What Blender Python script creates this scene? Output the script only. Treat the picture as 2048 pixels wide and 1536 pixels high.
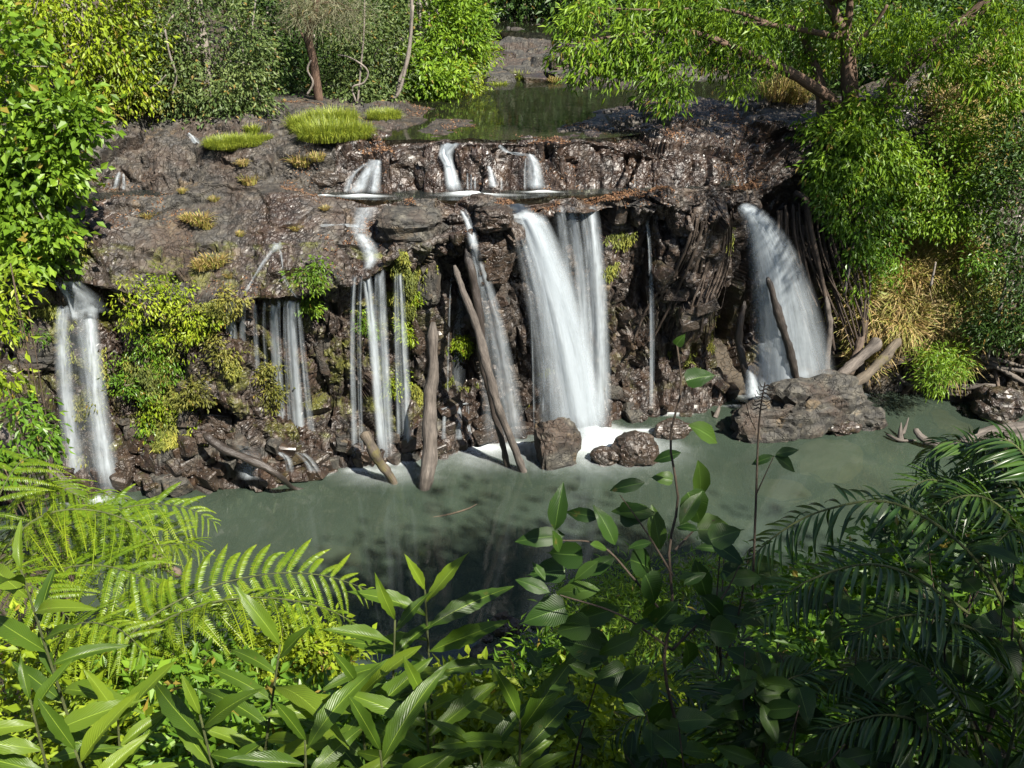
import bpy, bmesh, math
import numpy as np
from mathutils import Vector, Matrix, Quaternion

for o in list(bpy.data.objects):
    bpy.data.objects.remove(o, do_unlink=True)
SC = bpy.context.scene
COL = SC.collection
R = math.radians

# ------------------------------------------------------------------ camera, sky, sun, exposure
PITCH, FPX, CAMZ = R(25.7), 1800.0, 11.0
cam_d = bpy.data.cameras.new("camera"); cam = bpy.data.objects.new("camera", cam_d); COL.objects.link(cam)
cam.location = (0, 0, CAMZ); cam.rotation_euler = (R(90) - PITCH, 0, 0)
cam_d.sensor_width = 36; cam_d.lens = 36 * FPX / 2048; cam_d.clip_start = 0.1; cam_d.clip_end = 500
SC.camera = cam
SUN = Vector((0.50, -0.60, 0.86)).normalized()          # towards the sun: high, behind the camera and to the right
world = bpy.data.worlds.new("World"); SC.world = world; world.use_nodes = True
wn = world.node_tree; wn.nodes.clear()
wo = wn.nodes.new("ShaderNodeOutputWorld"); wb = wn.nodes.new("ShaderNodeBackground"); ws = wn.nodes.new("ShaderNodeTexSky")
ws.sky_type = 'NISHITA'; ws.sun_disc = False
ws.sun_elevation = math.asin(SUN.z); ws.sun_rotation = math.atan2(SUN.x, SUN.y)
wb.inputs['Strength'].default_value = 0.06
wn.links.new(ws.outputs[0], wb.inputs[0]); wn.links.new(wb.outputs[0], wo.inputs[0])
sl = bpy.data.lights.new("sun", 'SUN'); so = bpy.data.objects.new("sun", sl); COL.objects.link(so)
sl.energy = 5.0; sl.angle = R(0.53); sl.color = (1.0, 0.94, 0.83)
so.rotation_euler = SUN.to_track_quat('Z', 'Y').to_euler(); so.location = (10, -10, 40)
vs = SC.view_settings
vs.view_transform = 'Standard'; vs.look = 'None'; vs.gamma = 1; vs.exposure = 1.65; vs.use_curve_mapping = False
cy = SC.cycles
cy.use_denoising = True; cy.max_bounces = 6; cy.diffuse_bounces = 3; cy.glossy_bounces = 2; cy.transmission_bounces = 4
cy.transparent_max_bounces = 16; cy.caustics_reflective = False; cy.caustics_refractive = False

# ------------------------------------------------------------------ pixel helpers (photo pixels 2048x1536 -> place)
CP, SP = math.cos(PITCH), math.sin(PITCH)
def ray(px, py):
    a = (px - 1024) / FPX; b = (768 - py) / FPX
    return np.array([a, CP + b * SP, -SP + b * CP])
def at_z(px, py, z):
    r = ray(px, py); return np.array([0, 0, CAMZ]) + r * ((z - CAMZ) / r[2])
def at_y(px, py, Y):
    r = ray(px, py); return np.array([0, 0, CAMZ]) + r * (Y / r[1])
def proj(P):
    z = P[..., 2] - CAMZ
    d = P[..., 1] * CP - z * SP; u = P[..., 1] * SP + z * CP
    return 1024 + FPX * P[..., 0] / d, 768 - FPX * u / d, d
UPV = np.array([0, 0, 1.0])
def nrm(v):
    v = np.asarray(v, float)
    return v / np.maximum(np.linalg.norm(v, axis=-1, keepdims=True), 1e-9)

# ------------------------------------------------------------------ noise
def hsh(ix, iy, iz, s=0):
    with np.errstate(over='ignore'):
        h = (ix.astype(np.int64) * 374761393 + iy.astype(np.int64) * 668265263 + iz.astype(np.int64) * 2147483647 + s * 974634541) & 0x7fffffff
        h = ((h ^ (h >> 13)) * 1274126177) & 0x7fffffff
        h = ((h ^ (h >> 15)) * 2246822519) & 0x7fffffff
        h = h ^ (h >> 16)
    return (h & 0xffffff) / float(0xffffff)
def vnoise(P, s=0):
    P = np.asarray(P, float); i = np.floor(P).astype(np.int64); f = P - i; f = f * f * (3 - 2 * f); r = 0
    for dx in (0, 1):
        for dy in (0, 1):
            for dz in (0, 1):
                w = (f[:, 0] if dx else 1 - f[:, 0]) * (f[:, 1] if dy else 1 - f[:, 1]) * (f[:, 2] if dz else 1 - f[:, 2])
                r = r + w * hsh(i[:, 0] + dx, i[:, 1] + dy, i[:, 2] + dz, s)
    return r * 2 - 1
def fbm(P, o=4, s=0):
    P = np.asarray(P, float); r = 0; a = 1.0
    for k in range(o):
        r = r + a * vnoise(P, s + k); P = P * 2.03 + 7.1; a *= .5
    return r
def facets(P, s=0, tilt=.8):
    """blocky rock: every cell has its own height and tilt; returns height and crack (0 at joints)"""
    P = np.asarray(P, float); i = np.floor(P).astype(np.int64)
    d1 = np.full(len(P), 9.); d2 = np.full(len(P), 9.); h = np.zeros(len(P))
    for dx in (-1, 0, 1):
        for dy in (-1, 0, 1):
            for dz in (-1, 0, 1):
                c = i + np.array([dx, dy, dz]); a = (c[:, 0], c[:, 1], c[:, 2])
                q = c + np.stack([hsh(*a, s + 1), hsh(*a, s + 2), hsh(*a, s + 3)], 1)
                e = P - q; d = np.sqrt((e ** 2).sum(1))
                hh = hsh(*a, s + 4) * 2 - 1
                t = np.stack([hsh(*a, s + 5) - .5, hsh(*a, s + 6) - .5, hsh(*a, s + 7) - .5], 1)
                hh = hh + tilt * 2 * (e * t).sum(1)
                n = d < d1
                d2 = np.where(n, d1, np.minimum(d2, d)); h = np.where(n, hh, h); d1 = np.where(n, d, d1)
    return h, np.clip((d2 - d1) / .18, 0, 1)

# ------------------------------------------------------------------ mesh helpers
def mesh_np(name, V, F, mat=None, smooth=False, attrs=None, uv=None):
    V = np.asarray(V, np.float32); F = np.asarray(F, np.int32); k = F.shape[1]
    me = bpy.data.meshes.new(name)
    me.vertices.add(len(V)); me.vertices.foreach_set("co", V.ravel())
    me.loops.add(F.size); me.loops.foreach_set("vertex_index", F.ravel())
    me.polygons.add(len(F)); me.polygons.foreach_set("loop_start", np.arange(0, F.size, k, dtype=np.int32))
    me.polygons.foreach_set("use_smooth", np.full(len(F), smooth))
    for an, av in (attrs or {}).items():
        a = me.attributes.new(an, 'FLOAT', 'POINT'); a.data.foreach_set("value", np.asarray(av, np.float32))
    if uv is not None:
        u = me.uv_layers.new(name="uv"); u.data.foreach_set("uv", np.asarray(uv, np.float32)[F.ravel()].ravel())
    me.update(calc_edges=True)
    if mat: me.materials.append(mat)
    return me
def link(name, me, parent=None, M=None):
    o = bpy.data.objects.new(name, me); COL.objects.link(o)
    if parent is not None: o.parent = parent
    if M is not None: o.matrix_basis = M
    return o
def tag(o, label, cat, group=None):
    o["label"] = label; o["category"] = cat
    if group: o["group"] = group
    return o
def thing(name, label, cat, loc, group=None):
    o = bpy.data.objects.new(name, None); COL.objects.link(o); o.empty_display_size = .1
    o.location = [float(x) for x in loc]
    return tag(o, label, cat, group)
def struct(name, me, label=None, cat=None):
    o = link(name, me); o["kind"] = "structure"
    o["label"] = label; o["category"] = cat
    return o
def tube(path, rad, n=8, bump=0., seed=0, cap=True):
    path = np.asarray(path, float); m = len(path); rad = np.broadcast_to(np.asarray(rad, float), (m,))
    T = nrm(np.gradient(path, axis=0)); ref = np.array([.31, .2, .93])
    if abs(T[:, 2]).mean() > .8: ref = np.array([.9, .3, .1])
    A = nrm(np.cross(T, ref)); B = np.cross(T, A)
    th = np.linspace(0, 2 * math.pi, n, endpoint=False)
    V = path[:, None] + (np.cos(th)[None, :, None] * A[:, None] + np.sin(th)[None, :, None] * B[:, None]) * rad[:, None, None]
    V = V.reshape(-1, 3)
    if bump:
        k = fbm(V * (1.2 / max(rad.max() * 2, .02)) + seed * 3.3, 3, seed)
        ctr = np.repeat(path, n, 0); V = ctr + (V - ctr) * (1 + bump * k)[:, None]
    i = np.arange(m - 1)[:, None] * n; j = np.arange(n)[None]
    F = np.stack([i + j, i + (j + 1) % n, i + n + (j + 1) % n, i + n + j], -1).reshape(-1, 4)
    if cap:
        V = np.vstack([V, path[:1] - T[:1] * rad[0] * .3, path[-1:] + T[-1:] * rad[-1] * .3]); a, b = m * n, m * n + 1
        F = np.vstack([F, [[a, (q + 1) % n, q, a] for q in range(n)], [[b, (m - 1) * n + q, (m - 1) * n + (q + 1) % n, b] for q in range(n)]])
        keep = []
        F = F
    return V, F
def tube_mesh(name, path, rad, mat, n=8, bump=0., seed=0):
    V, F = tube(path, rad, n, bump, seed, cap=False)
    m = len(path); th = np.tile(np.linspace(0, 2 * math.pi, n, endpoint=False), m); path = np.asarray(path, float)
    al = np.concatenate([[0], np.cumsum(np.linalg.norm(np.diff(path, axis=0), axis=1))]) / max(float(np.max(rad)), .004)
    me = mesh_np(name, V, F, mat, True, {"ca": np.cos(th), "sa": np.sin(th), "al": np.repeat(al * .16, n) + seed * 1.7})
    bm = bmesh.new(); bm.from_mesh(me); bm.verts.ensure_lookup_table()
    for s in (0, (m - 1) * n):
        try: bm.faces.new([bm.verts[s + q] for q in range(n)])
        except ValueError: pass
    bmesh.ops.recalc_face_normals(bm, faces=bm.faces); bm.to_mesh(me); bm.free()
    return me
def bez(pts, n=16):
    """smooth Catmull-Rom path through points"""
    P = np.asarray(pts, float)
    if len(P) < 3: return P[0] + (P[-1] - P[0]) * np.linspace(0, 1, n)[:, None]
    Q = np.vstack([2 * P[0] - P[1], P, 2 * P[-1] - P[-2]]); out = []
    t = np.linspace(0, len(P) - 1, n)
    for x in t:
        k = min(int(x), len(P) - 2); f = x - k; a, b, c, d = Q[k:k + 4]
        out.append(.5 * ((2 * b) + (c - a) * f + (2 * a - 5 * b + 4 * c - d) * f * f + (3 * b - a - 3 * c + d) * f ** 3))
    return np.array(out)
LEAF = np.array([(0, 0, 0), (.42, .5, .07), (1, 0, -.1), (.42, -.5, .07)])
def leaves(P, A, N, L, W, var, shape=LEAF):
    """one folded quad per leaf"""
    A = nrm(A); S = nrm(np.cross(A, N)); N = np.cross(S, A); n = len(P); L = np.broadcast_to(L, (n,)); W = np.broadcast_to(W, (n,))
    V = P[:, None] + A[:, None] * (L[:, None] * shape[None, :, 0])[..., None] + S[:, None] * (W[:, None] * shape[None, :, 1])[..., None] + N[:, None] * (L[:, None] * shape[None, :, 2])[..., None]
    F = np.arange(n * 4).reshape(n, 4)
    return V.reshape(-1, 3), F, np.repeat(var, 4)

# ------------------------------------------------------------------ materials
def newmat(name):
    m = bpy.data.materials.new(name); m.use_nodes = True; nt = m.node_tree; nt.nodes.clear()
    out = nt.nodes.new("ShaderNodeOutputMaterial")
    return m, nt, out
def N(nt, t, **kw):
    n = nt.nodes.new("ShaderNode" + t)
    for k, v in kw.items():
        if k in n.inputs.keys(): n.inputs[k].default_value = v
        else: setattr(n, k, v)
    return n
def Lk(nt, a, b): nt.links.new(a, b)
def ramp(nt, fac, stops):
    r = N(nt, "ValToRGB"); e = r.color_ramp.elements
    while len(e) < len(stops): e.new(.5)
    for k, (p, c) in enumerate(stops):
        e[k].position = p; e[k].color = (*c, 1) if len(c) == 3 else c
    Lk(nt, fac, r.inputs[0]); return r.outputs[0]
def mixc(nt, fac, a, b, mode='MIX'):
    m = N(nt, "Mix"); m.data_type = 'RGBA'; m.blend_type = mode
    for sock, v in ((m.inputs[0], fac), (m.inputs[6], a), (m.inputs[7], b)):
        if isinstance(v, bpy.types.NodeSocket): Lk(nt, v, sock)
        elif isinstance(v, (int, float)): sock.default_value = v
        else: sock.default_value = (*v, 1)
    return m.outputs[2]
def math_(nt, op, a, b=None, clamp=False):
    m = N(nt, "Math"); m.operation = op; m.use_clamp = clamp
    for sock, v in ((m.inputs[0], a), (m.inputs[1], b)):
        if v is None: continue
        if isinstance(v, bpy.types.NodeSocket): Lk(nt, v, sock)
        else: sock.default_value = v
    return m.outputs[0]
def noise_(nt, vec, scale, detail=4, rough=.6, dist=0):
    n = N(nt, "TexNoise"); n.inputs['Scale'].default_value = scale; n.inputs['Detail'].default_value = detail
    n.inputs['Roughness'].default_value = rough; n.inputs['Distortion'].default_value = dist
    Lk(nt, vec, n.inputs['Vector']); return n.outputs[0]
def attr_(nt, name):
    a = N(nt, "Attribute"); a.attribute_name = name; return a.outputs['Fac']
def leaf_mat(name, dark, mid, light, trans=.38, rough=.45, spec=.28, veins=False, patch=.35):
    m, nt, out = newmat(name)
    v = attr_(nt, "var"); pos = N(nt, "NewGeometry").outputs['Position']
    big = noise_(nt, pos, 1.3, 2)
    oi = N(nt, "ObjectInfo").outputs['Random']
    f = math_(nt, 'ADD', math_(nt, 'MULTIPLY', v, 1 - patch), math_(nt, 'MULTIPLY', big, patch))
    if veins:
        f = math_(nt, 'ADD', math_(nt, 'MULTIPLY', oi, .65), math_(nt, 'MULTIPLY', big, .35))
    col = ramp(nt, f, [(0.08, dark), (0.5, mid), (.92, light)])
    col = mixc(nt, math_(nt, 'MULTIPLY', math_(nt, 'GREATER_THAN', v, .985), .8), col, (.20, .12, .03))
    bmp = None
    if veins:
        uv = N(nt, "UVMap").outputs[0]; sx = N(nt, "SeparateXYZ"); Lk(nt, uv, sx.inputs[0])
        ax = math_(nt, 'ABSOLUTE', math_(nt, 'SUBTRACT', sx.outputs[1], .5))
        rib = math_(nt, 'LESS_THAN', ax, .018)
        col = mixc(nt, math_(nt, 'MULTIPLY', rib, .55), col, tuple(min(1, c * 1.8 + .02) for c in light))
        wv = math_(nt, 'SINE', math_(nt, 'MULTIPLY', math_(nt, 'SUBTRACT', sx.outputs[0], math_(nt, 'MULTIPLY', ax, .55)), 120.))
        col = mixc(nt, math_(nt, 'MULTIPLY', math_(nt, 'ADD', wv, 1.), .05), col, tuple(c * .55 for c in dark))
        bl = noise_(nt, pos, 14, 4)
        col = mixc(nt, ramp(nt, bl, [(.66, (0, 0, 0)), (.76, (.5, .5, .5))]), col, (.16, .11, .03))
        b = N(nt, "Bump"); b.inputs['Strength'].default_value = .25; b.inputs['Distance'].default_value = .01
        Lk(nt, wv, b.inputs['Height']); bmp = b.outputs[0]
    p = N(nt, "BsdfPrincipled"); Lk(nt, col, p.inputs['Base Color']); p.inputs['Roughness'].default_value = rough
    p.inputs['Specular IOR Level'].default_value = spec
    t = N(nt, "BsdfTranslucent")
    tc = mixc(nt, 1.0, col, (1.35, 1.25, .45), 'MULTIPLY'); Lk(nt, tc, t.inputs[0])
    if bmp is not None: Lk(nt, bmp, p.inputs['Normal'])
    ms = N(nt, "MixShader"); ms.inputs[0].default_value = trans
    Lk(nt, p.outputs[0], ms.inputs[1]); Lk(nt, t.outputs[0], ms.inputs[2]); Lk(nt, ms.outputs[0], out.inputs[0])
    return m
def bark_mat(name, c1, c2, moss=0., wet=0., scale=9.):
    m, nt, out = newmat(name); pos = N(nt, "TexCoord").outputs['Object']
    cb = N(nt, "CombineXYZ")
    for q_, an_ in enumerate(("ca", "sa", "al")): Lk(nt, attr_(nt, an_), cb.inputs[q_])
    n1 = noise_(nt, cb.outputs[0], 2.6, 5, .72, .5); n2 = noise_(nt, pos, scale * .3, 3)
    col = mixc(nt, ramp(nt, n1, [(.3, (0, 0, 0)), (.7, (1, 1, 1))]), c1, c2)
    col = mixc(nt, ramp(nt, n2, [(.45, (0, 0, 0)), (.7, (.6, .6, .6))]), col, tuple(c * .45 for c in c1))
    if moss:
        n3 = noise_(nt, pos, 3.1, 4)
        col = mixc(nt, ramp(nt, n3, [(.62 - moss * .2, (0, 0, 0)), (.72 - moss * .1, (.8, .8, .8))]), col, (.075, .066, .014))
    p = N(nt, "BsdfPrincipled"); Lk(nt, col, p.inputs['Base Color'])
    p.inputs['Roughness'].default_value = .8 - .5 * wet
    b = N(nt, "Bump"); b.inputs['Strength'].default_value = .8; b.inputs['Distance'].default_value = .03
    Lk(nt, n1, b.inputs['Height']); Lk(nt, b.outputs[0], p.inputs['Normal']); Lk(nt, p.outputs[0], out.inputs[0])
    return m
def rock_mat(name, tone=(0, 0, 0), use_attr=True):
    m, nt, out = newmat(name); g = N(nt, "NewGeometry"); pos = g.outputs['Position']
    n1 = noise_(nt, pos, .9, 3, .62, .4); n2 = noise_(nt, pos, 4.5, 4, .7); n3 = noise_(nt, pos, 19, 3, .7); n4 = noise_(nt, pos, 2.2, 3, .6)
    base = ramp(nt, n2, [(.30, (.006, .0057, .0054)), (.45, (.020, .0185, .017)), (.57, (.044, .040, .035)), (.72, (.105, .097, .085))])
    red = ramp(nt, n3, [(.3, (.014, .0075, .0048)), (.7, (.068, .037, .022))])
    col = mixc(nt, ramp(nt, n1, [(.48, (0, 0, 0)), (.62, (.6, .6, .6))]), base, red)
    col = mixc(nt, ramp(nt, n4, [(.60, (0, 0, 0)), (.70, (.7, .7, .7))]), col, (.12, .086, .052))
    li = noise_(nt, pos, 7.3, 3, .75)
    col = mixc(nt, ramp(nt, li, [(.62, (0, 0, 0)), (.72, (.35, .35, .35))]), col, (.16, .15, .13))
    rough = .78
    if use_attr:
        wet = attr_(nt, "wet"); moss = attr_(nt, "moss"); soil = attr_(nt, "soil")
        wn_ = math_(nt, 'MULTIPLY', wet, ramp(nt, n4, [(.25, (.45, .45, .45)), (.6, (1, 1, 1))]), True)
        redwet = ramp(nt, n2, [(.3, (.005, .004, .0035)), (.52, (.024, .0105, .0065)), (.75, (.062, .033, .021))])
        col = mixc(nt, math_(nt, 'MULTIPLY', wn_, .8), col, redwet)
        mo = math_(nt, 'MULTIPLY', moss, ramp(nt, noise_(nt, pos, 1.7, 4, .7), [(.50, (0, 0, 0)), (.62, (.8, .8, .8))]), True)
        mcol = ramp(nt, n3, [(.3, (.03, .04, .006)), (.7, (.13, .13, .018))])
        col = mixc(nt, mo, col, mcol)
        scol = ramp(nt, n3, [(.3, (.012, .009, .005)), (.7, (.055, .038, .022))])
        col = mixc(nt, soil, col, scol)
        rough = math_(nt, 'SUBTRACT', .78, math_(nt, 'MULTIPLY', wn_, math_(nt, 'ADD', .20, math_(nt, 'MULTIPLY', n3, .3))))
    col = mixc(nt, 1.0, col, (.90, .90, .81), 'MULTIPLY')
    p = N(nt, "BsdfPrincipled"); Lk(nt, col, p.inputs['Base Color'])
    if isinstance(rough, float): p.inputs['Roughness'].default_value = rough
    else: Lk(nt, rough, p.inputs['Roughness'])
    p.inputs['Specular IOR Level'].default_value = .55
    if use_attr:
        Lk(nt, math_(nt, 'MULTIPLY', wn_, .12), p.inputs['Coat Weight']); p.inputs['Coat Roughness'].default_value = .25
    h = math_(nt, 'ADD', math_(nt, 'MULTIPLY', n2, 1.0), math_(nt, 'MULTIPLY', n3, .3))
    vo = N(nt, "TexVoronoi"); vo.feature = 'DISTANCE_TO_EDGE'; vo.inputs['Scale'].default_value = 3.2
    wp = N(nt, "VectorMath"); wp.operation = 'ADD'
    nn = N(nt, "TexNoise"); nn.inputs['Scale'].default_value = 2.5; Lk(nt, pos, nn.inputs['Vector'])
    Lk(nt, pos, wp.inputs[0]); Lk(nt, nn.outputs[1], wp.inputs[1]); Lk(nt, wp.outputs[0], vo.inputs['Vector'])
    h = math_(nt, 'ADD', h, ramp(nt, vo.outputs[0], [(0, (0, 0, 0)), (.05, (.5, .5, .5))]))
    b = N(nt, "Bump"); b.inputs['Strength'].default_value = .9; b.inputs['Distance'].default_value = .05
    Lk(nt, h, b.inputs['Height']); Lk(nt, b.outputs[0], p.inputs['Normal']); Lk(nt, p.outputs[0], out.inputs[0])
    return m
def water_mat(name, murk, see, rough, spec=.5, bump=.05, scale=2.):
    m, nt, out = newmat(name); pos = N(nt, "NewGeometry").outputs['Position']
    mp = N(nt, "Mapping"); mp.inputs['Scale'].default_value = (1, .55, 1); Lk(nt, pos, mp.inputs[0])
    n1 = noise_(nt, mp.outputs[0], .55, 3, .5, .3)
    col = mixc(nt, ramp(nt, n1, [(.35, (0, 0, 0)), (.7, (1, 1, 1))]), tuple(c * .8 for c in murk), tuple(c * 1.18 for c in murk))
    p = N(nt, "BsdfPrincipled"); Lk(nt, col, p.inputs['Base Color']); p.inputs['Roughness'].default_value = rough
    p.inputs['IOR'].default_value = 1.33; p.inputs['Specular IOR Level'].default_value = spec
    b = N(nt, "Bump"); b.inputs['Strength'].default_value = bump; b.inputs['Distance'].default_value = .1
    Lk(nt, noise_(nt, pos, scale, 3), b.inputs['Height']); Lk(nt, b.outputs[0], p.inputs['Normal'])
    t = N(nt, "BsdfTransparent"); t.inputs[0].default_value = (.72, .80, .62, 1)
    ms = N(nt, "MixShader"); ms.inputs[0].default_value = 1 - see
    Lk(nt, t.outputs[0], ms.inputs[1]); Lk(nt, p.outputs[0], ms.inputs[2]); Lk(nt, ms.outputs[0], out.inputs[0])
    return m
def fall_mat(name):
    m, nt, out = newmat(name)
    eu, su, tv, op = attr_(nt, "eu"), attr_(nt, "su"), attr_(nt, "tv"), attr_(nt, "op")
    cb = N(nt, "CombineXYZ"); Lk(nt, math_(nt, 'MULTIPLY', su, 1.), cb.inputs[0]); Lk(nt, math_(nt, 'MULTIPLY', tv, .55), cb.inputs[1])
    s1 = noise_(nt, cb.outputs[0], 16, 4, .62); s2 = noise_(nt, cb.outputs[0], 4.5, 2)
    st = math_(nt, 'ADD', math_(nt, 'MULTIPLY', s1, .6), math_(nt, 'MULTIPLY', s2, .4))
    st = ramp(nt, st, [(.30, (.16, .16, .16)), (.66, (1, 1, 1))])
    e = math_(nt, 'ABSOLUTE', math_(nt, 'SUBTRACT', math_(nt, 'MULTIPLY', eu, 2.), 1.))
    ed = math_(nt, 'POWER', math_(nt, 'SUBTRACT', 1., math_(nt, 'POWER', e, 1.5), True), 1.6)
    fe = math_(nt, 'MULTIPLY', math_(nt, 'MULTIPLY', tv, 22., True), math_(nt, 'MULTIPLY', math_(nt, 'SUBTRACT', 1., tv), 10., True))
    # dense water lets no gaps through: op above 1 fills the streaks
    pz = ramp(nt, noise_(nt, N(nt, "NewGeometry").outputs['Position'], 5., 2, .5), [(.3, (.82, .82, .82)), (.6, (1, 1, 1))])
    st = math_(nt, 'MULTIPLY', st, pz)
    al = math_(nt, 'MULTIPLY', math_(nt, 'MULTIPLY', math_(nt, 'ADD', st, math_(nt, 'SUBTRACT', op, .75, True)), op), math_(nt, 'MULTIPLY', ed, fe), True)
    d = N(nt, "BsdfDiffuse"); d.inputs[0].default_value = (.46, .51, .55, 1)
    tr = N(nt, "BsdfTranslucent"); tr.inputs[0].default_value = (.46, .51, .55, 1)
    m1 = N(nt, "MixShader"); m1.inputs[0].default_value = .35; Lk(nt, d.outputs[0], m1.inputs[1]); Lk(nt, tr.outputs[0], m1.inputs[2])
    t = N(nt, "BsdfTransparent")
    m2 = N(nt, "MixShader"); Lk(nt, al, m2.inputs[0]); Lk(nt, t.outputs[0], m2.inputs[1]); Lk(nt, m1.outputs[0], m2.inputs[2])
    Lk(nt, m2.outputs[0], out.inputs[0]); return m
def foam_mat(name):
    m, nt, out = newmat(name); pos = N(nt, "NewGeometry").outputs['Position']; rr, op = attr_(nt, "eu"), attr_(nt, "op")
    n1 = noise_(nt, pos, 1.6, 5, .6, .8)
    a = math_(nt, 'SUBTRACT', 1., math_(nt, 'ADD', rr, math_(nt, 'MULTIPLY', math_(nt, 'SUBTRACT', n1, .5), .55)), True)
    a = math_(nt, 'MULTIPLY', math_(nt, 'POWER', a, 2.2), op, True)
    d = N(nt, "BsdfDiffuse"); d.inputs[0].default_value = (.62, .67, .69, 1)
    t = N(nt, "BsdfTransparent"); m2 = N(nt, "MixShader")
    Lk(nt, a, m2.inputs[0]); Lk(nt, t.outputs[0], m2.inputs[1]); Lk(nt, d.outputs[0], m2.inputs[2]); Lk(nt, m2.outputs[0], out.inputs[0]); return m
def plain_mat(name, cols, rough=.7, trans=0.):
    m, nt, out = newmat(name); v = attr_(nt, "var")
    col = ramp(nt, v, [(k / (len(cols) - 1), c) for k, c in enumerate(cols)])
    p = N(nt, "BsdfPrincipled"); Lk(nt, col, p.inputs['Base Color']); p.inputs['Roughness'].default_value = rough
    if trans:
        t = N(nt, "BsdfTranslucent"); Lk(nt, col, t.inputs[0]); ms = N(nt, "MixShader"); ms.inputs[0].default_value = trans
        Lk(nt, p.outputs[0], ms.inputs[1]); Lk(nt, t.outputs[0], ms.inputs[2]); Lk(nt, ms.outputs[0], out.inputs[0])
    else: Lk(nt, p.outputs[0], out.inputs[0])
    return m
M_ROCK = rock_mat("basalt"); M_STONE = rock_mat("loose_basalt", use_attr=False)
M_POOL = water_mat("pool_water", (.042, .060, .044), .36, .045, 1., .02, 1.2)
M_LEDGE = water_mat("ledge_water", (.018, .021, .021), .35, .08, .8, .04, 3.)
M_UPPER = water_mat("river_water", (.014, .016, .009), .25, .05, .9, .05, 1.2)
M_FALL = fall_mat("falling_water"); M_FOAM = foam_mat("foam")
M_LOG = bark_mat("weathered_wood", (.022, .017, .014), (.135, .115, .098))
M_LOGWET = bark_mat("wet_wood", (.012, .009, .008), (.05, .04, .033), wet=.7)
M_LOGMOSS = bark_mat("mossy_wood", (.030, .023, .016), (.11, .088, .062), moss=.4)
M_LOGBROWN = bark_mat("brown_wood", (.04, .027, .02), (.13, .094, .068))
M_ROOT = bark_mat("root_bark", (.022, .015, .011), (.085, .06, .042), scale=14)
M_BARK = bark_mat("tree_bark", (.045, .026, .017), (.15, .092, .06), scale=11)
M_BARKG = bark_mat("grey_bark", (.12, .10, .085), (.25, .22, .19), scale=11)
M_LITTER = plain_mat("fallen_leaves", [(.03, .014, .008), (.095, .042, .018), (.19, .105, .05), (.06, .032, .018)], .95)
M_GRASS = plain_mat("green_grass", [(.08, .11, .012), (.17, .22, .018), (.30, .32, .035)], .5, .35)
M_STRAW = plain_mat("dry_grass", [(.14, .10, .035), (.36, .24, .09), (.20, .23, .03), (.50, .37, .17)], .6, .35)
M_MOSS = plain_mat("hanging_moss", [(.05, .07, .008), (.13, .15, .02), (.26, .25, .035)], .7, .25)
LM = {
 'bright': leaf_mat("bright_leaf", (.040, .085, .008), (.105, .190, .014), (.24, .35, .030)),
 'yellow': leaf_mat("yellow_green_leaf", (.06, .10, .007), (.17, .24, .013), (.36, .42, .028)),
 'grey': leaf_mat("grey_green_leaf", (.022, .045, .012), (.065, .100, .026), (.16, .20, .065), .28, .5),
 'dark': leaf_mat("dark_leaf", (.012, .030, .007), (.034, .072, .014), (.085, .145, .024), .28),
 'olive': leaf_mat("olive_leaf", (.040, .048, .010), (.115, .120, .022), (.25, .23, .05), .3, .5),
 'silver': leaf_mat("silvery_leaf", (.07, .075, .045), (.16, .16, .095), (.28, .27, .17), .3, .55),
 'lush': leaf_mat("lush_leaf", (.030, .075, .008), (.080, .165, .014), (.20, .31, .028), .38, .38, .35),
}
M_GINGER = leaf_mat("ginger_leaf", (.030, .065, .008), (.075, .135, .012), (.17, .24, .02), .48, .36, .35, True)
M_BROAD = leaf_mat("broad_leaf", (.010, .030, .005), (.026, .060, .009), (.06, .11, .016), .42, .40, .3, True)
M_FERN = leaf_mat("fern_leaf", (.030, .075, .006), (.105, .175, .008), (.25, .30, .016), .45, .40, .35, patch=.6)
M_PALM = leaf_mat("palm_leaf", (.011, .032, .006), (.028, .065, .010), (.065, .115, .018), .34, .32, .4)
M_STEM = bark_mat("green_stem", (.05, .075, .018), (.11, .12, .03), scale=20)
M_TWIG = bark_mat("twig_bark", (.045, .030, .020), (.12, .085, .055), scale=20)

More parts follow.
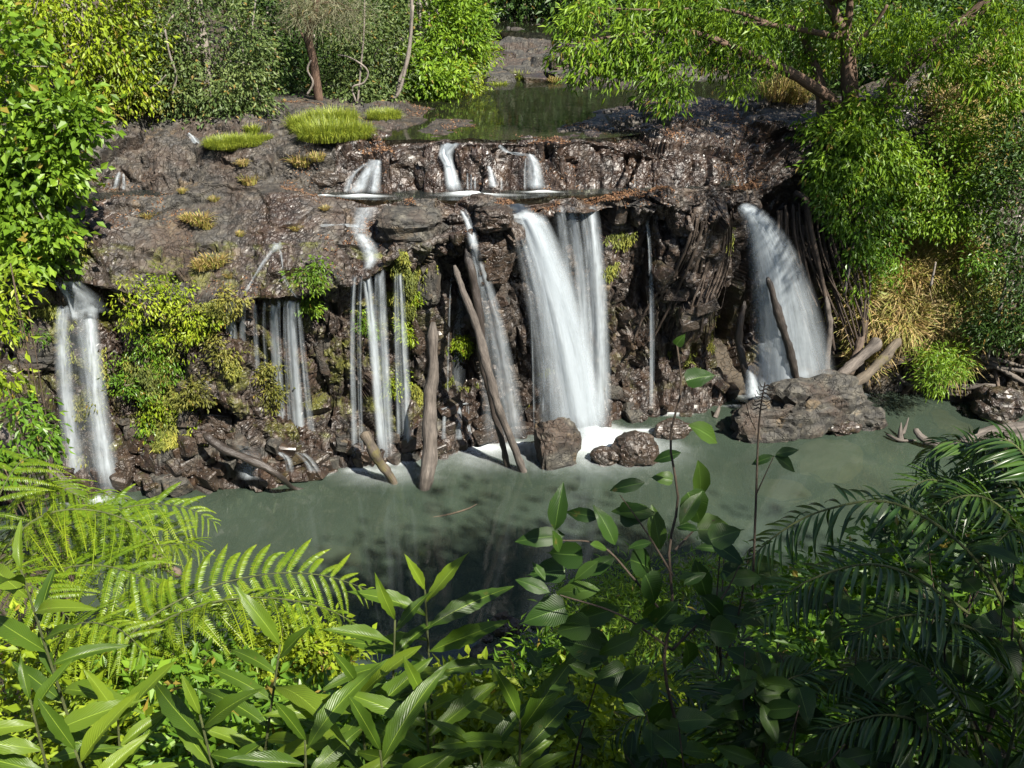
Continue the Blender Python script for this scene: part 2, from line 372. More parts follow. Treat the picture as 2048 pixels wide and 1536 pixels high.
# ------------------------------------------------------------------ rock terrain: one sheet swept along the river's cross profiles
# per key X: list of (Y, z): pool bed, foot, block tops, low face, mid face, under lip, lip, shoulder, ledge front, ledge bed, ledge back,
#            tier top, stream, shelf, pool bed, pool bed far, far rock, far
def colm(base, lip, sh, fr, tb, tt, st, sf, rec=.35, blk=.9, wet=0, bed=5.9, ub=6.92, midz=None):
    yb = base; yl, zl = lip
    return [(yb - 4.5, -1.3), (yb - .35, -.45), (yb + .15, blk), (yb + .35 + rec * .6, blk + .6), ((yb * .55 + yl * .45) + rec, zl * .55), (yl + rec * .9 + .15, zl - .75),
            (yl, zl - .08), sh, fr, (fr[0] + .22, bed), tb, tt, st, sf, (sf[0] + .9, ub), (30.2, ub), (33.0, 7.35), (37, 7.62), (44, 7.75), (64, 8.2)]
KEYS = {
 -16: colm(15.9, (16.6, 4.9), (17.8, 5.6), (19.0, 6.25), (19.9, 5.95), (20.6, 6.9), (22, 7.4), (24, 8.0), ub=8.4),
 -11: colm(16.7, (17.2, 5.0), (18.2, 5.5), (19.3, 6.12), (20.2, 5.92), (20.9, 6.7), (22, 7.3), (24, 7.7), ub=7.9),
 -9.4: colm(17.05, (17.35, 4.95), (18.2, 5.4), (19.3, 6.08), (20.3, 5.9), (20.9, 6.6), (22, 7.2), (24, 7.6), .3, ub=7.7),
 -8.2: colm(17.25, (17.45, 4.75), (18.4, 5.4), (19.5, 6.15), (20.35, 5.9), (20.9, 6.65), (22, 7.2), (24, 7.5), .1, ub=7.6),
 -6.9: colm(17.3, (17.6, 4.45), (18.7, 5.4), (19.75, 6.2), (20.2, 6.35), (20.8, 6.75), (22.3, 7.25), (24, 7.5), -.05, 1.3, ub=7.5, bed=6.3),
 -5.0: colm(17.75, (17.5, 4.6), (18.5, 5.4), (19.7, 6.2), (20.2, 6.3), (20.6, 6.8), (22.3, 7.25), (24, 7.4), .75, .7, ub=7.4, bed=6.25),
 -3.9: colm(18.25, (17.9, 4.7), (18.7, 5.5), (19.7, 6.12), (20.2, 5.95), (20.6, 6.85), (21.9, 7.2), (24.5, 7.3), .35, .8, ub=7.25),
 -3.0: colm(18.6, (18.1, 4.88), (18.75, 5.35), (19.5, 5.98), (20.25, 5.9), (20.6, 7.02), (21.7, 7.22), (26.0, 7.28), .65, .7, ub=6.98),
 -2.2: colm(18.95, (18.35, 5.45), (18.8, 5.85), (19.6, 6.16), (20.25, 5.9), (20.6, 7.12), (21.6, 7.12), (25.5, 7.13), .3, .8),
 -1.35: colm(19.3, (18.75, 5.6), (19.05, 5.9), (19.5, 6.1), (20.25, 5.9), (20.6, 7.13), (21.3, 7.08), (25.2, 7.10), .9, .8),
 -.6: colm(19.5, (18.75, 5.8), (19.1, 6.05), (19.55, 6.15), (20.25, 5.9), (20.6, 7.13), (21.3, 7.07), (24.2, 6.98), .25, .9),
 .1: colm(19.6, (19.25, 5.8), (19.45, 5.92), (19.6, 5.98), (20.25, 5.9), (20.6, 7.13), (21.4, 7.07), (23.6, 6.94), .5, .9),
 1.1: colm(19.95, (19.6, 5.86), (19.8, 5.95), (19.95, 6.0), (20.3, 5.9), (20.6, 7.13), (21.6, 7.08), (23.4, 6.94), .55, .6),
 2.1: colm(20.25, (19.75, 5.9), (19.95, 6.06), (20.1, 6.1), (20.4, 5.92), (20.7, 7.0), (21.8, 7.14), (24.8, 7.12), .5, .6),
 3.4: colm(20.9, (19.95, 5.88), (20.1, 6.08), (20.3, 6.12), (20.55, 5.95), (20.85, 6.75), (22.4, 7.2), (25.4, 7.3), .55, .6),
 4.6: colm(21.4, (20.2, 5.85), (20.4, 6.05), (20.55, 6.1), (20.85, 5.95), (21.1, 6.7), (22.8, 7.15), (25.6, 7.32), .55, .6),
 5.5: colm(21.8, (20.8, 5.75), (21.0, 5.95), (21.15, 6.0), (21.4, 5.9), (21.6, 6.6), (23, 7.1), (25.7, 7.32), .5, .6),
 6.1: colm(22.5, (21.75, 5.62), (21.95, 5.75), (22.1, 5.85), (22.3, 6.0), (22.5, 6.7), (23.2, 7.15), (25.8, 7.32), .6, .5),
 7.2: colm(22.9, (22.5, 6.2), (22.7, 6.5), (22.85, 6.7), (23.0, 6.8), (23.1, 7.0), (23.4, 7.2), (25.8, 7.35), .5, .5, bed=6.75),
 8.4: colm(22.7, (22.5, 6.4), (22.7, 6.7), (22.9, 6.95), (23.2, 7.05), (23.4, 7.15), (23.8, 7.3), (26, 7.4), .2, .6, bed=7),
 9.6: colm(22.5, (23.4, 5.4), (23.7, 6.1), (24.0, 6.7), (24.4, 7.2), (24.7, 7.5), (25.2, 7.7), (27, 7.8), -.1, .6, bed=6.95, ub=7.2),
 11.4: colm(22.1, (23.6, 5.6), (24.0, 6.4), (24.4, 7.1), (24.9, 7.8), (25.3, 8.2), (26, 8.6), (28, 9), -.1, .5, bed=7.4, ub=9),
 13.2: colm(21.3, (23.3, 6.0), (23.8, 6.8), (24.3, 7.5), (24.9, 8.3), (25.4, 8.8), (26.2, 9.4), (28, 10), -.1, .4, bed=7.9, ub=10.4),
 16: colm(19.5, (22.5, 6.4), (23.2, 7.4), (24, 8.3), (24.7, 9.2), (25.3, 9.8), (26.2, 10.6), (28, 11.4), -.1, .4, bed=8.8, ub=12),
}
RWS = [7, 14, 26, 22, 44, 34, 22, 34, 34, 10, 20, 34, 34, 40, 16, 26, 22, 26, 24, 14]
NX = 860
kx = np.array(sorted(KEYS)); KP = np.array([KEYS[k] for k in sorted(KEYS)])            # keys x points x 2
gx = np.linspace(-16, 16, NX)
def smooth1(a, k, axis):
    w = np.exp(-np.linspace(-2, 2, 2 * k + 1) ** 2); w /= w.sum()
    pad = [(0, 0)] * a.ndim; pad[axis] = (k, k); b = np.pad(a, pad, mode='edge'); r = 0
    for i in range(2 * k + 1): r = r + w[i] * np.take(b, np.arange(i, i + a.shape[axis]), axis)
    return r
prof = np.stack([np.stack([np.interp(gx, kx, KP[:, j, c]) for j in range(KP.shape[1])], 1) for c in (0, 1)], -1)
for j in range(1, 14):                                    # the steps wander in and out and up and down
    q_ = np.stack([gx * 1.25 + j * .35, np.full(NX, j * .22), np.zeros(NX)], 1); aY = [0, .12, .15, .2, .2, .2, .2, .18, .14, .12, .22, .34, .3, .3][j]; aZ = [0, 0, .2, .15, .15, .12, .10, .10, .05, .02, .03, .09, .05, .04][j]
    prof[:, j, 0] += aY * (vnoise(q_, 801) + .6 * vnoise(q_ * 2.3, 802)); prof[:, j, 1] += aZ * (vnoise(q_ + 9, 803) + .6 * vnoise(q_ * 2.3 + 9, 804))
prof = smooth1(prof, 9, 0)
rows = []
for j, n in enumerate(RWS[:KP.shape[1] - 1]):
    t = np.linspace(0, 1, n, endpoint=False)
    rows.append(prof[:, j, None] * (1 - t)[None, :, None] + prof[:, j + 1, None] * t[None, :, None])
rows.append(prof[:, -1:, :]); G = np.concatenate(rows, 1)                               # NX x NR x (Y,z)
G = smooth1(G, 3, 1)
NR = G.shape[1]
TX = gx[:, None] * (1 + np.maximum(0, G[..., 0] - 24) / 24)
TP = np.stack([TX, G[..., 0], G[..., 1]], -1)
def grid_normals(P):
    a = np.gradient(P, axis=0); b = np.gradient(P, axis=1); return nrm(np.cross(a, b))
TN = grid_normals(TP); TN = nrm(smooth1(smooth1(TN, 6, 1), 6, 0))
rowid = np.broadcast_to(np.concatenate([np.full(n, j) for j, n in enumerate(RWS[:KP.shape[1] - 1])] + [[KP.shape[1] - 2]])[None], (NX, NR))
Pf = TP.reshape(-1, 3)
Pw = Pf + .08 * np.stack([vnoise(Pf * 1.7, 91), vnoise(Pf * 1.7, 92), vnoise(Pf * 1.7, 93)], 1)
rk = rowid.reshape(-1)
fw = smooth1(np.isin(rowid, (1, 2, 3, 4, 5, 10)).astype(float), 6, 1).reshape(-1)          # 1 on steep faces, 0 on the flats
def two(a, b, s, t): 
    ha, ca = facets(Pw * np.array(a), s, t); hb, cb = facets(Pw * np.array(b), s + 40, t); return ha * fw + hb * (1 - fw), ca * fw + cb * (1 - fw)
h1, c1 = two((.62, .5, .26), (.55, .6, .6), 11, .8); h2, c2 = two((1.9, 1.7, .75), (1.5, 1.9, 1.8), 23, 1.); h3, c3 = two((4.6, 4.6, 2.4), (4.6, 5.6, 4.6), 37, 1.)
f1 = fbm(Pf * .9, 4, 51); h4, c4 = facets(Pw * np.array([10., 11., 8.]) + 3, 53, 1.)
D = (.016 * h4 - .010 * (1 - c4)) + (.34 * h1 + .16 * h2 + .055 * h3) * fw + (.26 * h1 + .11 * h2 + .038 * h3) * (1 - fw) + .05 * f1 - .08 * (1 - c1) - .06 * (1 - c2) - .025 * (1 - c3)
rk = rowid.reshape(-1)
amp = np.select([rk <= 0, rk == 1, rk <= 5, rk == 6, rk == 7, rk == 8, rk == 9, rk == 10, rk == 11, rk == 12, rk == 13, rk == 14, rk <= 16, rk <= 17],
                [.3, .8, 1.15, .8, .55, .28, .15, .6, .75, .5, .30, .15, .5, .8], .8).reshape(NX, NR)
amp = smooth1(amp, 5, 1).reshape(-1)
Xf = Pf[:, 0]
earth = np.clip((Xf - 8.6) / 1.4, 0, 1) * (Pf[:, 1] < 40)
amp = amp * (1 - .5 * earth)
amp = amp * np.where(((rk >= 7) & (rk <= 8) & (Xf < -3)), .55, 1.) * np.where(((rk >= 11) & (rk <= 13) & (np.abs(Xf + .2) < 2.6)), .5, 1.)
# the ropey lava surface on the left slope
slope_l = ((rk >= 6) & (rk <= 8) & (Xf < -2.5))
D = D + slope_l * .06 * (1 - np.abs(vnoise(np.stack([Pf[:, 0] * 1.6, Pf[:, 1] * 5, Pf[:, 2] * 5], 1), 71)) * 2)
TPd = (Pf + TN.reshape(-1, 3) * (D * amp)[:, None]).reshape(NX, NR, 3)
TNd = grid_normals(TPd).reshape(-1, 3); TV = TPd.reshape(-1, 3)
if TNd[:, 2].mean() < 0: TNd = -TNd
# wet, mossy, earthy zones
upness = TNd[:, 2]
face = ((rk >= 2) & (rk <= 5))
wet = np.zeros(len(TV))
wet = np.maximum(wet, face * .75); wet = np.maximum(wet, (TV[:, 2] < .75) * (rk <= 3) * .95)
for wx, ww in ((-9.0, .9), (-5.0, 1.0), (-2.95, .7), (-1.1, .5), (.8, 1.2), (1.9, .7), (3.4, .5), (4.8, .9), (6.6, 1.4)):
    wet = np.maximum(wet, np.exp(-((TV[:, 0] - wx) / ww) ** 2) * ((rk >= 2) & (rk <= 7)))
wet = np.maximum(wet, ((rk >= 8) & (rk <= 11)) * (.85 * (TV[:, 0] > -4) + .3))
wet = np.maximum(wet, ((rk >= 11) & (rk <= 14) & (TV[:, 0] > -3)) * .55)
moss = (face | (rk == 6)) * np.clip((-TV[:, 0] - 2.2) / 1.0, 0, 1) * .85 + face * np.exp(-((TV[:, 0] + 2.6) / 1.2) ** 2) * .5 + face * (TV[:, 0] > 1.5) * (TV[:, 2] < 3.2) * .35
moss = np.clip(moss, 0, 1) * (1 - earth)
soil = np.clip(earth + np.clip((-TV[:, 0] - 5 - 1.0 * (26 - TV[:, 1]).clip(0, 9)) / 2, 0, 1) * (TV[:, 1] > 22.5), 0, 1)
ii = np.arange(NX - 1)[:, None] * NR; jj = np.arange(NR - 1)[None]
TF = np.stack([ii + jj, ii + NR + jj, ii + NR + jj + 1, ii + jj + 1], -1).reshape(-1, 4)
cliff = struct("cliff", mesh_np("cliff", TV, TF, M_ROCK, False, {"wet": wet, "moss": moss, "soil": soil}), "dark stepped basalt cliff and river ledges behind the pool", "cliff")
PXs, PYs, PDs = proj(TV)
def surf(px, py, rad=7):
    k = np.where((np.abs(PXs - px) < rad) & (np.abs(PYs - py) < rad))[0]
    if len(k) == 0: return surf(px, py, rad * 2) if rad < 120 else (at_z(px, py, 0), UPV)
    d = PDs[k]; near = k[d < d.min() + .35]
    e = (PXs[near] - px) ** 2 + (PYs[near] - py) ** 2; i = near[e.argmin()]
    return TV[i].copy(), TNd[i].copy()

# ------------------------------------------------------------------ near bank under the camera, hills behind
def bank_z(X, Y):
    X = np.asarray(X, float); Y = np.asarray(Y, float)
    z = np.interp(Y, [-6, 0, 1.5, 3, 5, 7, 9, 11, 12.5, 14], [10.2, 9.0, 8.0, 6.2, 3.9, 2.0, .9, .15, -.5, -1.6])
    z = z + np.clip((-X - 3.5) / 5, 0, 1.2) * np.clip((14.5 - Y) / 6, 0, 1) * 1.6 + np.clip((X - 3) / 5, 0, 1.3) * np.clip((17 - Y) / 6, 0, 1) * 1.8
    return np.maximum(z, -1.6 + 2.6 * np.clip((-X - 6.8) / 2.4, 0, 1) * np.clip((15.6 - Y) / 2, 0, 1))
bx, by = np.meshgrid(np.linspace(-16, 17, 150), np.linspace(-7, 16, 130), indexing='ij')
bzz = bank_z(bx, by) + .16 * fbm(np.stack([bx.ravel(), by.ravel(), 0 * bx.ravel()], 1) * .9, 4, 5).reshape(bx.shape)
def grid_faces(nx, ny):
    i = np.arange(nx - 1)[:, None] * ny; j = np.arange(ny - 1)[None]
    return np.stack([i + j, i + ny + j, i + ny + j + 1, i + j + 1], -1).reshape(-1, 4)
BV = np.stack([bx, by, bzz], -1).reshape(-1, 3)
struct("bank", mesh_np("bank", BV, grid_faces(150, 130), M_ROCK, True, {"wet": np.zeros(len(BV)), "moss": np.full(len(BV), .25), "soil": np.full(len(BV), .95)}), "brown earth bank sloping down to the pool in front", "bank")
hx, hy = np.meshgrid(np.linspace(-75, 75, 120), np.linspace(22, 130, 90), indexing='ij')
valley = -1.0 + .02 * (hy - 30)
dist = np.where(hx < valley, valley - hx - np.interp(hy, [22, 27, 34, 50, 130], [4.5, 3.0, 2.2, 3, 3]), hx - valley - np.interp(hy, [22, 27, 34, 50, 130], [11, 13, 14, 16, 16]))
hz = 6.4 - np.clip(29 - hy, 0, 9) * .8 + np.clip(dist, -2, 60) * .42 + np.clip(hy - 52, 0, 60) * .45 + .5 * fbm(np.stack([hx.ravel(), hy.ravel(), 0 * hx.ravel()], 1) * .3, 4, 6).reshape(hx.shape)
HV = np.stack([hx, hy, hz], -1).reshape(-1, 3)
struct("hillside", mesh_np("hillside", HV, grid_faces(120, 90), M_ROCK, True, {"wet": np.zeros(len(HV)), "moss": np.full(len(HV), .3), "soil": np.full(len(HV), 1.)}), "forest floor rising behind the river", "hill")

# ------------------------------------------------------------------ water sheets
def sheet(name, x0, x1, y0, y1, z, mat, label, n=30):
    gx_, gy_ = np.meshgrid(np.linspace(x0, x1, n), np.linspace(y0, y1, n), indexing='ij')
    V = np.stack([gx_, gy_, np.full_like(gx_, z)], -1).reshape(-1, 3)
    return struct(name, mesh_np(name, V, grid_faces(n, n), mat, True), label, "water")
sheet("pool_water", -17, 17, 8.5, 24, 0, M_POOL, "murky green plunge pool below the falls")
lw = sheet("ledge_water", -13, 5.3, 0, 1, 6.06, M_LEDGE, "narrow dark stream running along the ledge between the two steps", 60)
for v in lw.data.vertices:
    y0 = float(np.interp(v.co.x, kx, KP[:, 8, 0])) + .06; v.co.y = y0 + (float(np.interp(v.co.x, kx, KP[:, 10, 0])) + .25 - y0) * v.co.y
rw = sheet("river_water", -4.6, 13, 0, 1, 7.125, M_UPPER, "still river pool above the falls with green reflections")
for v in rw.data.vertices:                               # its near edge follows the rock step
    y0 = float(np.interp(v.co.x, [-4.6, 1.6, 3.2, 4.6, 13], [20.9, 20.9, 21.6, 25.0, 25.6])) + .12 * math.sin(v.co.x * 5) + .08 * math.sin(v.co.x * 13 + 1); v.co.y = y0 + (33.2 - y0) * v.co.y
sheet("river_water", -9, 14, 40, 70, 7.95, M_UPPER, "far reach of the river in the shade of the dark trees")

# ------------------------------------------------------------------ stones of the cliff, boulders in the pool
def block_mesh(seed, sx=1., sy=1., sz=1.):
    r = np.random.RandomState(seed); bm = bmesh.new(); bmesh.ops.create_cube(bm, size=1)
    for v in bm.verts: v.co += Vector(r.uniform(-.17, .17, 3))
    bmesh.ops.bevel(bm, geom=bm.edges[:], offset=r.uniform(.07, .14), segments=1, affect='EDGES')
    for v in bm.verts: v.co = Vector((v.co.x * sx, v.co.y * sy, v.co.z * sz)) + Vector(r.uniform(-.02, .02, 3))
    me = bpy.data.meshes.new("stone"); bm.to_mesh(me); bm.free(); me.materials.append([M_STONE, M_STONE_WET, M_STONE_RED, M_STONE_WET, M_STONE_RED][seed % 5]); return me
M_STONE_WET = rock_mat("wet_stone")
nt_ = M_STONE_WET.node_tree
for n_ in list(nt_.nodes):                               # the wet stones are wet all over
    if n_.type == 'ATTRIBUTE':
        v_ = N(nt_, "Value"); v_.outputs[0].default_value = {'wet': .95, 'moss': .18}.get(n_.attribute_name, 0.)
        for l_ in list(n_.outputs['Fac'].links): Lk(nt_, v_.outputs[0], l_.to_socket)
M_STONE_RED = rock_mat("red_wet_stone")
nt_ = M_STONE_RED.node_tree
for n_ in list(nt_.nodes):
    if n_.type == 'ATTRIBUTE':
        v_ = N(nt_, "Value"); v_.outputs[0].default_value = {'wet': 1.0, 'moss': 0.}.get(n_.attribute_name, .25)
        for l_ in list(n_.outputs['Fac'].links): Lk(nt_, v_.outputs[0], l_.to_socket)
BLK = [block_mesh(k, *np.random.RandomState(k + 50).uniform(.8, 1.15, 3)) for k in range(12)]
rs = np.random.RandomState(4)
def stones(n, box, s0, s1, seed, push=.0):
    r = np.random.RandomState(seed)
    for k in range(n):
        px = r.uniform(box[0], box[1]); py = r.uniform(box[2], box[3]); p, nn = surf(px, py); s = r.uniform(s0, s1)
        if p[2] < -.3: continue
        M = Matrix.Translation(Vector(p + nn * push * s)) @ Matrix.Rotation(r.uniform(0, 6.28), 4, 'Z') @ Matrix.Rotation(r.normal(0, .2), 4, 'X') @ Matrix.Rotation(r.normal(0, .2), 4, 'Y') @ Matrix.Diagonal((s * r.uniform(.8, 1.3), s * r.uniform(.8, 1.2), s * r.uniform(.6, 1.1), 1))
        link("stone", BLK[r.randint(12)], cliff, M)
stones(48, (235, 480, 840, 990), .22, .48, 1); stones(24, (440, 690, 885, 960), .22, .45, 2); stones(16, (690, 900, 860, 930), .18, .42, 3)
stones(14, (880, 1090, 800, 880), .2, .42, 4); stones(14, (1200, 1480, 760, 835), .15, .4, 5); stones(22, (20, 250, 860, 1000), .2, .45, 6)
stones(12, (1200, 1470, 410, 700), .2, .45, 7, -.25)
def boulder_mesh(seed, sub=4, amp=.16, sq=.0, mat=None):
    bm = bmesh.new(); bmesh.ops.create_icosphere(bm, subdivisions=sub, radius=1)
    V = np.array([v.co[:] for v in bm.verts]); q = np.sign(V) * np.abs(V) ** (1 - sq); V = V * (1 - sq) + q * sq
    h, c = facets(V * 1.15 + seed * 3.7, seed, 1.0); hb, cb = facets(V * 2.9 + seed, seed + 9, 1.); f = fbm(V * 3 + seed, 4, seed)
    V = V * (1 + amp * h + amp * .38 * hb + .05 * f - .05 * (1 - c) - .03 * (1 - cb))[:, None]
    for v, p in zip(bm.verts, V): v.co = Vector(p)
    for f_ in bm.faces: f_.smooth = False
    me = bpy.data.meshes.new("boulder"); bm.to_mesh(me); bm.free(); me.materials.append(mat or M_STONE); return me
def boulder(label, px, py, w, d, h, seed, mat=None, z=0., rot=0, sq=.2, amp=.16, sink=.35, name="boulder", group=None):
    """px, py: where its waterline's front is in the photo; w,d,h full sizes"""
    p = at_z(px, py, z); o = link(name, boulder_mesh(seed, 4, amp, sq, mat))
    o.location = (p[0], p[1] + d * .45, z + h * (.5 - sink)); o.scale = (w / 2, d / 2, h / 2 * 1.15); o.rotation_euler = (0, 0, rot)
    return tag(o, label, "boulder", group)
boulder("grey cube-like boulder standing in the pool beside the white main fall", 1115, 936, 1.0, .85, 1.2, 3, M_STONE, 0, .25, .6, .12, .24)
boulder("rounded wet boulder with reddish left flank right of the cube-like boulder", 1275, 936, 1.15, .9, .85, 5, M_STONE_RED, 0, -.2, .15, .10, .25)
boulder("low red-brown stone touching the rounded wet boulder", 1210, 934, .75, .55, .42, 8, M_STONE_RED, 0, 0, .1, .12, .2)
boulder("flat red-brown rock partly behind the hanging vine leaves", 1350, 880, .95, .6, .5, 9, M_STONE_RED, 0, .3, .1, .12, .2)
boulder("small dark red stone in the foam right of the main fall", 1280, 845, .42, .35, .26, 12, M_STONE_RED, 0, 0, .1, .15, .2)
boulder("small round stone at the foot of the falls left of the cube-like boulder", 925, 884, .35, .3, .22, 13, M_STONE_WET, 0)
boulder("large craggy rock island covered in leaf litter below the right fall", 1640, 872, 2.7, 1.3, 1.55, 17, M_STONE, 0, .15, .45, .22, .27, "rock_island")
boulder("mossy brown lower shoulder of rock at the left of the rock island", 1535, 885, 1.7, 1.1, .95, 19, M_STONE, 0, .1, .45, .16, .24)
boulder("flat grey slab scattered with fallen leaves right of the rock island", 1735, 862, 1.05, .8, .6, 21, M_STONE, 0, -.2, .35, .14, .2)
boulder("small dark wedge of rock at the foot of the rock island", 1690, 872, 1.0, .6, .42, 23, M_STONE_WET, 0, .3, .2, .16, .2)
boulder("brown rock at the water's edge under the right bank ferns", 1886, 800, .75, .6, .5, 25, M_STONE, 0, .2, .3, .14, .2)
boulder("big dark shaded boulder at the right edge of the pool", 2010, 850, 1.3, 1.1, .95, 27, M_STONE_WET, 0, 0, .25, .12, .2)
boulder("rounded tan boulder under the driftwood at the right edge", 1990, 930, .75, .7, .6, 29, M_STONE, 0, .5, .1, .08, .2)
boulder("clustered dark stone in the shaded shallows, topped by a pebble", 1010, 1275, .52, .4, .33, 31, M_STONE_WET, 0, 0, .1, .2, .2)
boulder("flat brown rock at the near shore of the shaded shallows", 960, 1328, .5, .35, .22, 33, M_STONE, 0, 0, .1, .15, .2)
for k, (px, py, w) in enumerate([(1045, 1262, .14), (1070, 1258, .16), (1050, 1284, .15), (975, 1286, .2), (1000, 1320, .25), (1015, 1345, .3), (985, 1258, .2)]):
    boulder("small dark stone among others in the shaded shallows", px, py, w, w * .8, w * .6, 40 + k, M_STONE_WET, 0, k, .1, .15, .2, "pool_stone", "stones in the shaded shallows")
M_SAND = plain_mat("silted_rock", [(.075, .05, .027), (.09, .06, .032)], .8)
for k, (px, py, w, h) in enumerate([(660, 1112, 1.3, .3), (1660, 912, 2.4, .4), (1900, 840, 1.5, .4), (1560, 975, 1.4, .3)]):
    p = at_z(px, py, -.18); o = link("sunken_rock", boulder_mesh(60 + k, 3, .1, .1, M_SAND)); o.location = (p[0], p[1], -.10 - h * .5); o.scale = (w / 2, w / 3, h / 2); o.rotation_euler = (0, 0, k)
    tag(o, "pale brown rock lying under the murky pool water", "rock", "rocks under the pool water")
# big blocks that stand out of the cliff between the falls
def crag(px, py, w, d, h, seed, mat=M_STONE, rot=0, sq=.45, amp=.12, back=.25, tilt=0):
    p, nn = surf(px, py); o = link("stone", boulder_mesh(seed, 4, amp, sq, mat), cliff)
    o.location = p + np.array([0, back, 0]); o.scale = (w / 2, d / 2, h / 2); o.rotation_euler = (0, tilt, rot)
crag(820, 458, 1.5, 1.2, .8, 71, rot=.2, sq=.6); crag(985, 442, .85, .9, .5, 72, M_STONE_RED, rot=.1, sq=.6); crag(985, 520, .85, .7, 1.3, 73, M_STONE_RED, rot=.3, tilt=.15, sq=.6)
crag(1000, 600, .55, .5, .9, 74, rot=.2, tilt=-.2, sq=.6); crag(852, 560, .55, .7, 1.3, 75, rot=-.1, sq=.65); crag(840, 660, .6, .5, 1.2, 76, M_STONE_RED, rot=.4, sq=.65)
crag(800, 345, .95, .7, .8, 78, M_STONE_RED, rot=.1, sq=.5); crag(848, 350, .5, .5, .75, 79, M_STONE_WET, rot=-.2, sq=.55); crag(650, 362, .9, .6, .45, 81, M_STONE_RED, sq=.5)
crag(650, 700, .6, .45, 1.3, 83, rot=.3, sq=.65); crag(60, 690, 1.0, .7, 1.4, 85, rot=.4, sq=.6); crag(1425, 470, .7, .7, 1.1, 88, M_STONE_WET, rot=.3, tilt=.3, sq=.6)

# ------------------------------------------------------------------ falling water
def ribbon(path, width, op, seed, nu=12, bulge=.12, side=None):
    P = np.asarray(path, float); n = len(P); W = np.broadcast_to(np.asarray(width, float), (n,))
    T = nrm(np.gradient(P, axis=0)); view = nrm(P - np.array([0, 0, CAMZ]))
    S = nrm(np.cross(T, view)) if side is None else np.broadcast_to(nrm(side), P.shape)
    S = S * np.sign(S[:, :1] + 1e-6); S[:, 2] *= .3; S = nrm(S); O = nrm(np.cross(S, T)); O = O * np.sign(-(O * view).sum(1, keepdims=True) + 1e-6)
    u = np.linspace(0, 1, nu); t = np.linspace(0, 1, n)
    b = (1 - (2 * u - 1) ** 2)[None] * bulge * W[:, None]
    rip = .05 * vnoise(np.stack([np.tile(u * 5, n) + seed * 9.1, np.repeat(t * 1.5, nu), np.zeros(n * nu)], 1), seed).reshape(n, nu)
    V = P[:, None] + S[:, None] * ((u - .5)[None] * W[:, None])[..., None] + O[:, None] * (b + rip)[..., None]
    eu = np.tile(u, n); su = (np.tile(u, n) - .5) * np.repeat(W.mean() * np.ones(n), nu) + seed * 3.17; tv = np.repeat(t, nu)
    return V.reshape(-1, 3), grid_faces(n, nu), dict(eu=eu, su=su, tv=tv, op=np.full(n * nu, op))
def px2m(px, P): return px / FPX * proj(np.asarray(P))[2]
def strand(o, kind, a, b, w0, w1, op, seed, c=.25, z1=0., off=.10):
    """free fall from the lip pixel a to the landing pixel b"""
    p0, _ = surf(*a); p0 = p0 + np.array([0, -off, .05]); p1 = at_z(b[0], b[1], z1); p1[1] = min(p1[1], p0[1] + .5) if z1 == 0 else p1[1]
    if b[1] < a[1] + 5: return
    q = at_y(b[0], b[1], p1[1]) if z1 == 0 else p1
    t = np.linspace(0, 1, 36); xy = p0[None, :2] + (p1[None, :2] - p0[None, :2]) * t[:, None]; z = p0[2] + (p1[2] - p0[2]) * (c * t + (1 - c) * t * t)
    P = np.column_stack([xy, z]); W = px2m(w0 + (w1 - w0) * t ** .8, P)
    V, F, A = ribbon(P, W, op, seed); V = V - np.array(o.location)
    link(kind, mesh_np(kind, V, F, M_FALL, True, A), o)
def chute(o, pts, ws, op, seed, off=.11, kind="cascade"):
    """water running over the rock through photo points"""
    Q = []
    for q, p in enumerate(pts):
        wq = np.interp(q / max(1, len(pts) - 1), np.linspace(0, 1, len(ws)), ws) * .4
        yy = min(surf(p[0] + e, p[1])[0][1] for e in (-wq, 0, wq)); yc = surf(*p)[0][1]
        Q.append(at_y(p[0], p[1], max(yy, yc - .45) - off))
    P = bez(Q, 6 * len(pts)); W = np.interp(np.linspace(0, 1, len(P)), np.linspace(0, 1, len(ws)), ws)
    V, F, A = ribbon(P, px2m(W, P), op, seed, bulge=.05, side=(1, 0, 0)); V = V - np.array(o.location)
    link(kind, mesh_np(kind, V, F, M_FALL, True, A), o)
def foam(o, px, py, w, d, op, z=.012, seed=0):
    p = at_z(px, py, z); n = 40; rr = np.linspace(0, 1, 8)[1:]; th = np.linspace(0, 2 * math.pi, n, endpoint=False)
    V = [p]; E = [0.]
    for r_ in rr:
        for a in th: V.append(p + np.array([math.cos(a) * w / 2 * r_, math.sin(a) * d / 2 * r_, .05 * max(0, 1 - r_ * 1.6)])); E.append(r_)
    F = [(0, 1 + k, 1 + (k + 1) % n, 0) for k in range(n)]
    me = bpy.data.meshes.new("foam"); fs = [(0, 1 + k, 1 + (k + 1) % n) for k in range(n)]
    for q in range(len(rr) - 1):
        s = 1 + q * n; fs += [(s + k, s + n + k, s + n + (k + 1) % n, s + (k + 1) % n) for k in range(n)]
    me.from_pydata([tuple(v - np.array(o.location)) for v in V], [], fs)
    for an, av in (("eu", E), ("op", [op] * len(V))):
        a = me.attributes.new(an, 'FLOAT', 'POINT'); a.data.foreach_set("value", np.array(av, np.float32))
    me.materials.append(M_FOAM); link("foam", me, o)
def fall(label, px, py, z=0.): return thing("waterfall", label, "waterfall", at_z(px, py, z), "waterfalls over the cliff")
w = fall("leftmost waterfall, two pale veils beside the leafy bank tree", 190, 990)
chute(w, [(40, 500), (75, 545), (130, 575)], [22, 28, 40], .55, 1); chute(w, [(140, 560), (165, 590), (180, 625)], [40, 70, 90], .95, 2); chute(w, [(120, 565), (140, 600), (150, 640)], [20, 30, 36], .9, 8)
